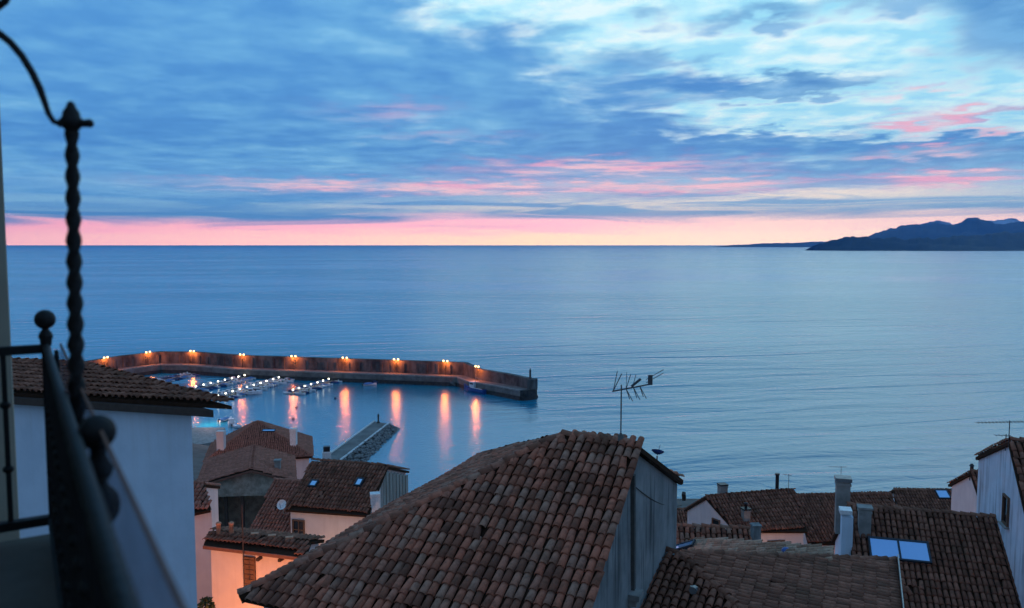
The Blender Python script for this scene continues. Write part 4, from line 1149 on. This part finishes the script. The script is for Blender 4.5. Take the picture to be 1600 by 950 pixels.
# steps down at the landing
m = MB(); p, n_ = allp[-4], nrm_[-4]; t_ = V((-n_.y, n_.x, 0))
for i in range(8): m.box(p + n_ * 6.3 + t_ * (-6 + i * 0.8) + V((0, 0, -p.z + 3.6 - i * 0.4)), (0.8, 1.0, 0.8), ax=(t_, n_, ZZ))
m.build('landing_steps', M['quay'], bw)
# light beacon on the head
p = e_ + nl * 0.2; bc = root('harbour_beacon', 'small dark beacon tower on the head of the breakwater', 'beacon', p)
m = MB(); m.lathe(p, [(0.75, -0.05), (0.6, 0.5), (0.42, 0.9), (0.36, 3.0), (0.5, 3.1), (0.5, 3.3)], 12); m.build('tower', M['wallshade'], bc)
m = MB(); m.lathe(p, [(0.22, 3.3), (0.22, 3.8), (0.3, 3.85), (0.05, 4.2)], 10); m.build('lantern', M['motor'], bc)

# twin-globe lamps on the parapet
M['globe'] = emat('lamp_globe_glow', (1.0, 0.66, 0.24, 1), 5.0)
def harbour_lamp(i, px, py, zl=None):
    zl = zl or 9.9
    p = onz(px, py, zl); k_ = min(range(len(allp)), key=lambda j: (allp[j] - p).length); n_ = nrm_[k_]; t_ = V((-n_.y, n_.x, 0))
    # stand it 0.9 m in front of the parapet
    best = min(((allp[j].lerp(allp[j + 1], f)) for j in range(len(allp) - 1) for f in [q_ / 20 for q_ in range(21)]), key=lambda c: abs(pix(c)[0] - px))
    p = V((best.x, best.y, 0)) + n_ * 0.9; p.z = zl
    lab = 'lit twin-globe lamp on the breakwater, %s from its beacon' % ORD[i] if i else 'lit twin-globe lamp on the breakwater nearest the beacon'
    o = root('harbour_lamp', lab, 'street lamp', (p.x, p.y, 3.9), 'twin-globe lamps along the breakwater')
    b = ROOTLOC[o]; H_ = zl - 3.9
    m = MB(); m.lathe(b, [(0.16, 0), (0.12, 0.4), (0.06, 0.6), (0.05, H_ - 0.5), (0.05, H_ - 0.2)], 8)
    m.bar(p - t_ * 1.0 - ZZ * 0.35, p + t_ * 1.0 - ZZ * 0.35, 0.07); m.build('post', M['iron'], o)
    for sgn in (-1, 1):
        c = p + t_ * (0.95 * sgn); m = MB(); m.ball(c + ZZ * 0.05, 0.42, 10, 8); m.build('globe', M['globe'], o)
    l = bpy.data.lights.new('lamp_light', 'POINT'); l.energy = 2600; l.color = (1.0, 0.21, 0.035); l.shadow_soft_size = 0.35; l.specular_factor = 0.45
    lo = bpy.data.objects.new('lamp_light', l); COL.objects.link(lo); lo.parent = o; lo.location = p - b - ZZ * 0.75 + n_ * 0.7
LM = [(748, 570, 9.6), (699, 565, None), (622, 561, None), (538, 559, None), (459, 556.5, None), (380, 554, None), (302, 552, None), (230, 553, None), (162, 561, None)]
for i, (px, py, zl) in enumerate(LM): harbour_lamp(i, px, py, zl)

# ---- boats
def hull_mesh(L, B, D, bow=0.35):
    """lofted planing hull: origin amidships at the waterline, bow along +y"""
    st = [-0.5, -0.25, 0.0, 0.22, 0.38, 0.5]; wd_ = [0.86, 0.96, 1.0, 0.86, 0.5, 0.04]; sh = [0.0, 0.0, 0.02, 0.1, 0.22, 0.36]
    vs = []; k = 7
    for s_, w_, h_ in zip(st, wd_, sh):
        hb = B / 2 * w_; y = s_ * L; top = D * (1 + h_); kz = -0.3 * D + (0.35 * D if s_ > 0.45 else 0)
        for xx_, zz_ in ((-hb, top), (-hb * 0.93, D * 0.35), (-hb * 0.7, -0.05 * D), (0, kz), (hb * 0.7, -0.05 * D), (hb * 0.93, D * 0.35), (hb, top)): vs.append(V((xx_, y, zz_)))
    n = len(st)
    fs = [(i * k + j, i * k + j + 1, (i + 1) * k + j + 1, (i + 1) * k + j) for i in range(n - 1) for j in range(k - 1)]
    fs.append(tuple(range(k)))
    # foredeck
    for i in range(2, n - 1): fs.append((i * k, (i + 1) * k, (i + 1) * k + 6, i * k + 6))
    # cockpit: inner sides and sole
    b = len(vs)
    for i in range(3):
        hb = B / 2 * wd_[i] * 0.84; vs += [V((-hb, st[i] * L + (0.12 if i == 0 else 0), D * (1 + sh[i]))), V((-hb * 0.9, st[i] * L + (0.12 if i == 0 else 0), D * 0.3)), V((hb * 0.9, st[i] * L + (0.12 if i == 0 else 0), D * 0.3)), V((hb, st[i] * L + (0.12 if i == 0 else 0), D * (1 + sh[i])))]
    for i in range(2):
        a0, a1 = b + i * 4, b + i * 4 + 4
        fs += [(a0, a0 + 1, a1 + 1, a1), (a0 + 1, a0 + 2, a1 + 2, a1 + 1), (a0 + 2, a0 + 3, a1 + 3, a1 + 2), (i * k, a0, a1, (i + 1) * k), (a0 + 3, i * k + 6, (i + 1) * k + 6, a1 + 3)]
    fs += [(b, b + 3, 6, 0), (b, b + 1, b + 2, b + 3), (b + 8, b + 9, b + 10, b + 11), (2 * k, b + 8, b + 11, 2 * k + 6)]
    return vs, fs


def mesh_of(name, m, mat):
    me = bpy.data.meshes.new(name); me.from_pydata([tuple(v) for v in m.v], [], m.f); me.polygons.foreach_set('use_smooth', m.sm); me.materials.append(mat); return me


def boat_kind(L, B, D, kind, hullm):
    parts = []
    m = MB(); vs, fs = hull_mesh(L, B, D); m.mesh(vs, fs); parts.append(('hull', mesh_of('hull', m, hullm)))
    m = MB(); m.bar((-B * 0.47, -L * 0.48, D * 0.82), (-B * 0.49, L * 0.1, D * 0.84), 0.06, 0.08); m.bar((B * 0.47, -L * 0.48, D * 0.82), (B * 0.49, L * 0.1, D * 0.84), 0.06, 0.08); parts.append(('rubbing_strake', mesh_of('strake', m, M['darkcover'])))
    if kind == 'cabin':
        m = MB(); w0, w1 = B * 0.36, B * 0.30; y0, y1, y2 = -L * 0.05, L * 0.12, L * 0.26; zt_ = D + 1.0
        vs = [(-w0, y0, D * 0.6), (w0, y0, D * 0.6), (w0, y2, D * 1.05), (-w0, y2, D * 1.05), (-w1, y0 + 0.05, zt_), (w1, y0 + 0.05, zt_), (w1, y1, zt_ - 0.05), (-w1, y1, zt_ - 0.05)]
        m.mesh(vs, [(0, 1, 5, 4), (1, 2, 6, 5), (3, 0, 4, 7), (4, 5, 6, 7)]); m.box((0, (y0 + y1) / 2, zt_ + 0.03), (w1 * 2.3, (y1 - y0) * 1.25, 0.06)); parts.append(('cabin', mesh_of('cabin', m, M['gel'])))
        m = MB(); m.face([(-w0 * 0.97, y2 - 0.02, D * 1.12), (w0 * 0.97, y2 - 0.02, D * 1.12), (w1 * 0.97, y1 + 0.03, zt_ - 0.1), (-w1 * 0.97, y1 + 0.03, zt_ - 0.1)])
        for sx in (-1, 1): m.box((sx * (w0 + w1) / 2 * 1.03, (y0 + y1) / 2, D + 0.55), (0.05, (y1 - y0) * 0.8, 0.4))
        parts.append(('windscreen', mesh_of('windscreen', m, M['darkglass'])))
    elif kind == 'open':
        m = MB(); m.box((0, L * 0.02, D * 0.3 + 0.4), (B * 0.3, 0.5, 0.9)); m.face([(-B * 0.18, L * 0.05, D * 0.3 + 0.85), (B * 0.18, L * 0.05, D * 0.3 + 0.85), (B * 0.14, 0.0, D * 0.3 + 1.25), (-B * 0.14, 0.0, D * 0.3 + 1.25)]); parts.append(('console', mesh_of('console', m, M['gel'])))
        m = MB(); m.box((0, -L * 0.22, D * 0.3 + 0.2), (B * 0.78, 0.35, 0.08)); m.box((0, -L * 0.40, D * 0.3 + 0.2), (B * 0.74, 0.35, 0.08)); parts.append(('thwart', mesh_of('thwart', m, M['deckwood'])))
    else:
        m = MB(); n_ = 7; vs = []
        for i in range(n_):
            t_ = i / (n_ - 1); y = -L * 0.46 + t_ * L * 0.80; hb = B * 0.5 * (1.0 if t_ < 0.6 else 1.0 - (t_ - 0.6) * 1.3); zr = D + 0.15 + 0.45 * math.sin(math.pi * min(1, t_ * 0.9 + 0.15))
            vs += [V((-hb, y, D * 0.92)), V((-hb * 0.5, y, (D + zr) / 2 + 0.1)), V((0, y, zr)), V((hb * 0.5, y, (D + zr) / 2 + 0.1)), V((hb, y, D * 0.92))]
        m.mesh(vs, [(i * 5 + j, i * 5 + j + 1, i * 5 + j + 6, i * 5 + j + 5) for i in range(n_ - 1) for j in range(4)] + [(0, 1, 2, 3, 4)], True); parts.append(('canvas_cover', mesh_of('cover', m, M['bluecover'] if kind == 'cover' else M['darkcover'])))
    m = MB(); m.box((0, -L * 0.5 - 0.2, D * 0.75), (0.34, 0.5, 0.5)); m.box((0, -L * 0.5 - 0.14, D * 0.2), (0.16, 0.24, 0.9)); parts.append(('outboard_motor', mesh_of('motor', m, M['motor'])))
    if kind == 'cabin':
        m = MB()
        for sx in (-1, 1): m.tube([(sx * B * 0.40, L * 0.24, D * 1.08), (sx * B * 0.38, L * 0.25, D * 1.1 + 0.45), (sx * B * 0.2, L * 0.42, D * 1.25 + 0.45), (0, L * 0.49, D * 1.36 + 0.4)], 0.025, 5)
        parts.append(('bow_rail', mesh_of('rail', m, M['steel'])))
    return parts


KINDS_ = {'cabin': boat_kind(6.2, 2.3, 0.75, 'cabin', M['gel']), 'open': boat_kind(5.0, 1.95, 0.6, 'open', M['gel']), 'cover': boat_kind(5.4, 2.05, 0.62, 'cover', M['gel']),
          'dark': boat_kind(5.2, 2.0, 0.6, 'darkc', M['bluehull']), 'bigcabin': boat_kind(8.6, 2.9, 1.05, 'cabin', M['gel'])}
NAMES_ = {'cabin': ('cabin_boat', 'white cabin boat'), 'open': ('open_boat', 'white open boat'), 'cover': ('covered_boat', 'blue-covered boat'), 'dark': ('covered_boat', 'dark covered boat'), 'bigcabin': ('motor_cruiser', 'large white motor cruiser')}
def put_boat(kind, p, ang, label, group, sc=1.0):
    o = root(NAMES_[kind][0], label, 'boat', p, group); o.rotation_euler = (random.gauss(0, 0.02), random.gauss(0, 0.03), ang); o.scale = (sc, sc, sc)
    for nm, me in KINDS_[kind]:
        c = bpy.data.objects.new(nm, me); COL.objects.link(c); c.parent = o
    return o
M['bollardglow'] = emat('pontoon_light_glow', (1.0, 0.93, 0.70, 1), 10.0)


def pontoon(rowname, a, b, nlights, kinds, lightskip=()):
    A_p, B_p = onz(*a, 0.45), onz(*b, 0.45); d = (B_p - A_p); L = d.length; d.normalize(); s_ = V((d.y, -d.x, 0)); s_ = s_ if s_.x > 0 else -s_
    pr = root('pontoon', 'floating walkway: the %s pontoon of the marina' % rowname, 'pontoon', (A_p.x, A_p.y, 0), 'marina pontoons')
    m = MB(); m.bar(A_p, B_p, 1.7, 0.12); m.build('deck', M['deckwood'], pr)
    for i in range(int(L / 6) + 1):
        p = A_p + d * min(L, i * 6); m = MB(); m.box(p - ZZ * 0.3, (1.0, 1.5, 0.5), math.atan2(d.y, d.x)); m.build('float', M['concrete'], pr)
    cnt = {}
    n = int(L / 2.5)
    for side, sg in (('harbour-mouth', 1), ('shore', -1)):
        c = 0
        for i in range(n):
            if random.random() < 0.10: continue
            kind = random.choice(kinds); c += 1
            bl = 2.0 + (0.9 if kind == 'bigcabin' else 0.1)
            p = A_p + d * (1.5 + i * 2.5 + random.uniform(-0.2, 0.2)) + s_ * (sg * (0.9 + bl + random.uniform(0, 0.4))); p.z = 0.05
            ang = math.atan2(s_.y * sg, s_.x * sg) - math.pi / 2 + random.gauss(0, 0.04) + (math.pi if random.random() < 0.3 else 0)
            lab = '%s %s from near end, %s side of the %s pontoon' % (ORD[c - 1] if c <= 25 else 'last', NAMES_[kind][1].replace('boat', 'boat'), side, rowname)
            put_boat(kind, p, ang, lab, 'small boats moored at the pontoons', random.uniform(0.70, 0.84))
    for i in range(nlights):
        p = A_p + d * (1.0 + (L - 2.0) * i / (nlights - 1)) + s_ * random.uniform(-0.2, 0.2)
        o = root('pontoon_light', '%s bright bollard light from the near end of the %s pontoon' % (ORD[i], rowname), 'bollard light', (p.x, p.y, 0.5), 'lit bollards on the pontoons')
        q_ = V((p.x, p.y, 0.5)); m = MB(); m.lathe(q_, [(0.12, 0), (0.10, 0.1), (0.08, 1.0)], 8); m.build('post', M['steel'], o)
        m = MB(); m.lathe(q_, [(0.14, 1.0), (0.26, 1.12), (0.29, 1.3), (0.24, 1.46), (0.1, 1.52)], 10); m.build('lamp_head', M['bollardglow'], o)
pontoon('far dark', (228, 600), (314, 581), 2, ['dark', 'dark', 'cover', 'open'])
pontoon('long bright', (292, 612), (404, 585.5), 11, ['cabin', 'open', 'cover', 'cabin', 'dark'])
pontoon('middle', (338, 624), (456, 588), 12, ['cabin', 'open', 'cover', 'bigcabin', 'dark'])
pontoon('rightmost', (455, 615), (540, 588), 10, ['cabin', 'open', 'cover', 'dark'])
put_boat('bigcabin', onz(390, 616, 0.05), math.radians(-75), 'largest white motor cruiser lying between the middle pontoon and open harbour', None, 1.15)
put_boat('cover', onz(578, 602, 0.05), math.radians(-60), 'lone covered boat moored off the breakwater right of the pontoons', None, 1.1)
put_boat('dark', onz(590, 598, 0.05), math.radians(-50), 'lone dark blue boat moored off the breakwater right of the pontoons', None, 1.1)
# fishing boat at the breakwater
fp = onz(742, 612, 0.1); fa_ = math.atan2(dlast.y, dlast.x) - math.pi / 2 + math.pi
fbt = root('fishing_boat', 'blue fishing boat with white wheelhouse moored near the breakwater head', 'fishing boat', fp); fbt.rotation_euler = (0, 0, fa_)
def fpart(nm, m, mat): 
    c = bpy.data.objects.new(nm, mesh_of(nm, m, mat)); COL.objects.link(c); c.parent = fbt; return c
m = MB(); vs, fs = hull_mesh(13.5, 4.2, 1.9); m.mesh(vs, fs); fpart('hull', m, M['bluehull'])
m = MB(); m.box((0, 0.6, 2.9), (2.6, 2.8, 2.2)); m.box((0, 0.6, 4.05), (3.0, 3.3, 0.14)); wh_ = fpart('wheelhouse', m, M['gel'])
m = MB(); m.box((0, 2.02, 3.4), (2.2, 0.06, 0.7)); m.box((1.32, 0.6, 3.4), (0.06, 2.2, 0.6)); m.box((-1.32, 0.6, 3.4), (0.06, 2.2, 0.6)); c = bpy.data.objects.new('wheelhouse_window', mesh_of('w', m, M['darkglass'])); COL.objects.link(c); c.parent = wh_
m = MB(); m.tube([(0, -0.4, 4.0), (0, -0.4, 7.2)], 0.09, 6); m.bar((0, -0.4, 6.2), (0, -4.5, 5.2), 0.1); m.bar((-0.7, -0.4, 6.5), (0.7, -0.4, 6.5), 0.06); fpart('mast', m, M['steel'])
m = MB(); m.box((0, -3.4, 1.5), (2.2, 1.2, 1.0)); m.tube([(-1.3, -2.2, 1.6), (1.3, -2.2, 1.6)], 0.35, 10); fpart('winch', m, M['steel'])
m = MB()
for sx in (-1, 1): m.bar((sx * 2.0, -6.4, 2.0), (sx * 2.1, 0.5, 2.05), 0.1, 0.22)
fpart('bulwark_rail', m, M['whitep'])

# ---- short jetty
ZJ = 2.2
jl0, jl1, jr0, jr1 = onz(516, 709, ZJ), onz(585, 658.5, ZJ), onz(541, 712, ZJ), onz(607, 662, ZJ)
wl0, wl1 = onz(572, 722, -0.3), onz(624, 671, -0.3)
ext = (jl0 - jl1) * 0.35
jt = root('jetty', 'short stone jetty with two pale kerbs and a rubble side', 'jetty', ((jl0.x + jr0.x) / 2, (jl0.y + jr0.y) / 2, -2))
m = MB(); m.prism([jl0 + ext, jr0 + ext, jr1, jl1], -ZZ * 4.5); m.build('deck', M['quay'], jt)
for a_, b_ in ((jl0 + ext, jl1), (jr0 + ext, jr1)):
    m = MB(); m.bar(a_ + ZZ * 0.16, b_ + ZZ * 0.16, 0.55, 0.32); m.build('kerb', M['whitestone'] if 'whitestone' in M else M['concrete'], jt)
dn = -ZZ * 0.02
m = MB(); m.mesh([jr0 + ext + dn, jr1 + dn, wl1, wl0 + ext, V((jr0.x, jr0.y, -4)) + ext, V((jr1.x, jr1.y, -4))], [(0, 3, 2, 1), (1, 2, 5), (0, 4, 3)]); m.build('rubble_bank', M['weed'], jt)
m = MB()
for i in range(420):
    f, g_ = random.random() * 1.3 - 0.3, random.random()
    a_ = jr0.lerp(jr1, f).lerp(wl0.lerp(wl1, f), g_); r_ = random.uniform(0.35, 0.75)
    m.ball(a_ + V((random.gauss(0, 0.15), random.gauss(0, 0.15), 0.05)), r_, 6, 4, (random.uniform(0.8, 1.3), random.uniform(0.8, 1.3), random.uniform(0.5, 0.9)), random.random())
m.build('rubble', M['rubblestone'] if 'rubblestone' in M else M['concrete'], jt, kind='stuff')
p = jl1.lerp(jr1, 0.35) + (jl0 - jl1).normalized() * 1.0
mk = root('jetty_beacon', 'dark beacon post standing at the end of the short jetty', 'beacon', p)
m = MB(); m.lathe(p, [(0.55, 0), (0.5, 0.4), (0.3, 0.5), (0.26, 2.2), (0.4, 2.3), (0.4, 2.5)], 10); m.build('post', M['wallshade'], mk)
m = MB(); m.lathe(p, [(0.2, 2.5), (0.2, 2.9), (0.05, 3.1)], 8); m.build('lantern', M['motor'], mk)
for i, (px, py, lab) in enumerate(((463, 637, 'dark mooring buoy farther out in the lamp reflection below the rightmost pontoon'), (458, 655, 'dark mooring buoy nearest the hipped building roof'), (524, 623, 'dark mooring buoy between two lamp reflections near the breakwater'))):
    p = onz(px, py, 0.0); o = root('mooring_buoy', lab, 'buoy', p, 'mooring buoys'); m = MB(); m.ball(p + ZZ * 0.12, 0.55, 12, 8); m.build('float', M['darkcover'], o)
    m = MB(); m.tube([p + ZZ * 0.6, p + ZZ * 0.85], 0.06, 6); m.build('ring', M['steel'], o)
# slipway with boats ashore, half hidden by the white house
sp_ = [onz(px, py, 1.3) for px, py in ((270, 700), (340, 690), (352, 668), (300, 668), (250, 672))]
m = MB(); m.prism(sp_, -ZZ * 4); m.build('slipway', M['concrete'], kind='structure')
street_lamp('quayside lamp by the slipway behind the white house eave', at(326, 642, 262), 5000, (1.0, 0.62, 0.5))
put_boat('cabin', onz(362, 663, 0.1), math.radians(20), 'white cabin boat by the slipway just above the hipped roof', None, 1.05)
put_boat('open', onz(372, 668, 0.1), math.radians(60), 'white open boat half hidden behind the hipped roof', None, 1.0)
put_boat('cover', onz(352, 657, 0.1), math.radians(-30), 'covered boat by the slipway next to the white house eave', None, 1.0)

# ------------------------------------------------------------------ balcony in the foreground
dv = V((-0.529, 0.849, 0)).normalized(); ev = V((0.849, 0.529, 0)).normalized()
def bp(s_, L_, h_): return CAM + dv * s_ + ev * L_ - ZZ * h_
S1 = 3.2; LR = 0.0795; HT, HB = 0.35, 0.97
bal = root('balcony', 'dark wrought-iron balcony railing with ball finials and terracotta floor, lower left', 'balcony', bp(2.0, -0.5, 1.05))
m = MB(); m.tube([bp(0.25, LR, HT + 0.006), bp(S1, LR, HT + 0.006)], 0.0125, 10); m.bar(bp(0.25, LR, HT + 0.035), bp(S1, LR, HT + 0.035), 0.014, 0.03)
m.bar(bp(S1, LR, HT + 0.012), bp(S1, -1.25, HT + 0.012), 0.03, 0.03); m.build('top_rail', M['iron'], bal)
m = MB(); m.bar(bp(0.25, LR, HB), bp(S1, LR, HB), 0.035, 0.02); m.bar(bp(S1, LR, HB), bp(S1, -1.25, HB), 0.035, 0.03); m.build('bottom_rail', M['iron'], bal)
def baluster(p):
    m = MB(); t_, b_ = V(p), V(p) - ZZ * (HB - HT)
    m.box((t_ + b_) / 2, (0.016, 0.016, HB - HT), math.atan2(dv.y, dv.x))
    for f in (0.32, 0.68): m.ball(t_.lerp(b_, f), 0.018, 10, 6, (1, 1, 0.8))
    m.build('baluster', M['iron'], bal)
for i in range(23): baluster(bp(0.45 + i * 0.12, LR, HT))
for i in range(1, 11): baluster(bp(S1, LR - 0.02 - i * 0.108, HT))
# corner newel with ball
c0 = bp(S1, LR, HT); m = MB(); m.box(c0 - ZZ * ((HB - HT) / 2), (0.028, 0.028, HB - HT + 0.02), 0.5)
m.lathe(c0, [(0.018, 0.0), (0.019, 0.02), (0.024, 0.03), (0.018, 0.045), (0.011, 0.055), (0.012, 0.062)], 14); m.ball(c0 + ZZ * 0.09, 0.034, 18, 12); m.build('newel', M['iron'], bal)
cc = bp(S1 - 0.02, LR + 0.03, HT + 0.07); m = MB()     # small scroll beside the newel
m.tube([cc + dv * (0.05 * math.cos(a2)) + ZZ * (0.05 * math.sin(a2)) for a2 in [i * 0.6 for i in range(10)]], 0.007, 6); m.build('scroll', M['iron'], bal)
# turned post of two balls outside the rail
tp = at(152, 675, 1.48); R3 = 0.0335
prof = [(0.014, -0.42), (0.016, -0.40), (0.03, -0.38), (0.03, -0.33), (0.018, -0.32), (0.017, -0.185)]
prof += [(max(0.016, R3 * 1.05 * math.sin(a2)), -0.142 - R3 * 1.25 * math.cos(a2)) for a2 in [0.45 + i * 0.28 for i in range(9)]]
prof += [(0.014, -0.095), (0.022, -0.082), (0.026, -0.07), (0.02, -0.058), (0.014, -0.045)]
prof += [(max(0.0, R3 * math.sin(a2)), -R3 * math.cos(a2)) for a2 in [0.45 + i * 0.3 for i in range(9)]] + [(0.0, R3)]
m = MB(); m.lathe(tp, prof, 20); m.build('turned_post', M['iron'], bal)
m = MB(); m.bar(bp(1.55, LR, HT + 0.05), tp - ZZ * 0.35, 0.02); m.bar(bp(1.5, LR, HT + 0.3), tp - ZZ * 0.36, 0.03); m.build('post_bracket', M['iron'], bal)
# floor and its metal edge
m = MB(); m.prism([bp(-0.3, -1.3, 1.04), bp(-0.3, LR + 0.03, 1.04), bp(S1 + 0.06, LR + 0.03, 1.04), bp(S1 + 0.06, -1.3, 1.04)], -ZZ * 0.18); m.build('floor', M['terracotta'], bal)
m = MB(); m.bar(bp(-0.3, LR + 0.045, 1.035), bp(S1 + 0.05, LR + 0.045, 1.035), 0.03, 0.05); m.build('edge_trim', M['steel'], bal)
# clear screen fixed outside the rail
m = MB(); m.prism([bp(0.3, 0.120, HT), bp(S1 - 0.02, 0.120, HT), bp(S1 - 0.02, 0.120, HB + 0.1), bp(0.3, 0.120, HB + 0.1)], ev * 0.006); m.build('screen', M['glass'], bal)
m = MB(); m.bar(bp(0.3, 0.123, HT - 0.003), bp(S1 - 0.02, 0.123, HT - 0.003), 0.005, 0.006); m.build('screen_edge', M['rust'], bal)
# twisted iron column with a curved bracket
tb, tt_ = at(122, 735, 1.9), at(112, 196, 1.9); tt_ = V((tt_.x, tb.y, tt_.z))
m = MB(); N_ = 220; k = 14; vs = []
for i in range(N_ + 1):
    f = i / N_; c = tb.lerp(tt_, f); R_ = 0.0178 - 0.0045 * f; ph = f * 52
    for j in range(k):
        a2 = 2 * math.pi * j / k; rad_ = R_ * (1 + 0.2 * math.cos(2 * (a2 - ph)))
        vs.append(c + V((math.cos(a2) * rad_, math.sin(a2) * rad_, 0)))
m.mesh(vs, [(i * k + j, i * k + (j + 1) % k, (i + 1) * k + (j + 1) % k, (i + 1) * k + j) for i in range(N_) for j in range(k)], True)
tw = root('iron_lamp_column', 'black twisted iron column with curved arm rising beside the balcony rail', 'column', tb)
m.build('column', M['iron'], tw)
m = MB(); m.lathe(tt_, [(0.016, -0.01), (0.024, 0.0), (0.026, 0.012), (0.02, 0.02), (0.018, 0.032), (0.011, 0.042), (0.008, 0.052), (0.0, 0.058)], 14)
ca = tt_ + ZZ * 0.005; m.tube([ca - V((0.03, 0, 0)), ca + V((0.042, 0, 0.0))], 0.0095, 8); m.ball(ca + V((0.042, 0, 0)), 0.0105, 8, 6); m.build('cap', M['iron'], tw)
cv = [(96, 194), (84, 190), (76, 178), (70, 160), (62, 138), (50, 113), (34, 87), (16, 66), (-4, 50), (-30, 36), (-60, 30), (-90, 34), (-110, 50)]
m = MB(); m.tube([V((at(px, py, 1.9).x, tt_.y, at(px, py, 1.9).z)) for px, py in cv], [0.006, 0.0065, 0.007, 0.0075] + [0.0088] * 9, 8)
cv2 = [(-60, 30), (-34, 24), (-8, 14), (8, 2), (14, -12), (8, -30), (-10, -36)]
m.tube([V((at(px, py, 1.9).x, tt_.y, at(px, py, 1.9).z)) for px, py in cv2], 0.0088, 8); m.build('arm', M['iron'], tw)
# the building the balcony belongs to
wcn = at(16, 540, 3.45); zb = ground(0, 2) - 0.5
hs = root('balcony_house', 'dark end wall of the building the balcony belongs to, left edge', 'house', (wcn.x - 1, wcn.y, zb))
m = MB(); m.prism([V((p.x, p.y, zb)) for p in (wcn, wcn - ev * 1.4, wcn - ev * 1.4 + dv * 0.45, wcn + dv * 0.45)], ZZ * (CAMZ + 3.2 - zb)); m.build('end_wall', M['facade'], hs)
m = MB(); fa0 = bp(-1.5, -1.32, 0); m.prism([V((p.x, p.y, zb)) for p in (fa0, fa0 + dv * 5.1, fa0 + dv * 5.1 - ev * 0.5, fa0 - ev * 0.5)], ZZ * (CAMZ + 3.2 - zb)); m.build('facade', M['facade'], hs)

# ------------------------------------------------------------------ evening air over the bay
def haze_mat():
    m = bpy.data.materials.new('evening_haze'); m.use_nodes = True; t = NT(m.node_tree); t.n.clear()
    v = t.new('ShaderNodeVolumePrincipled'); v.inputs['Color'].default_value = (0.16, 0.44, 1.0, 1); v.inputs['Density'].default_value = 4.5e-5; v.inputs['Anisotropy'].default_value = 0.0
    o = t.new('ShaderNodeOutputMaterial'); t.l.new(v.outputs[0], o.inputs['Volume']); return m
m = MB(); m.box((0, 11500, 499), (36000, 24000, 1000)); hz = m.build('haze', haze_mat(), loc=(0, 11500, -1), kind='stuff')
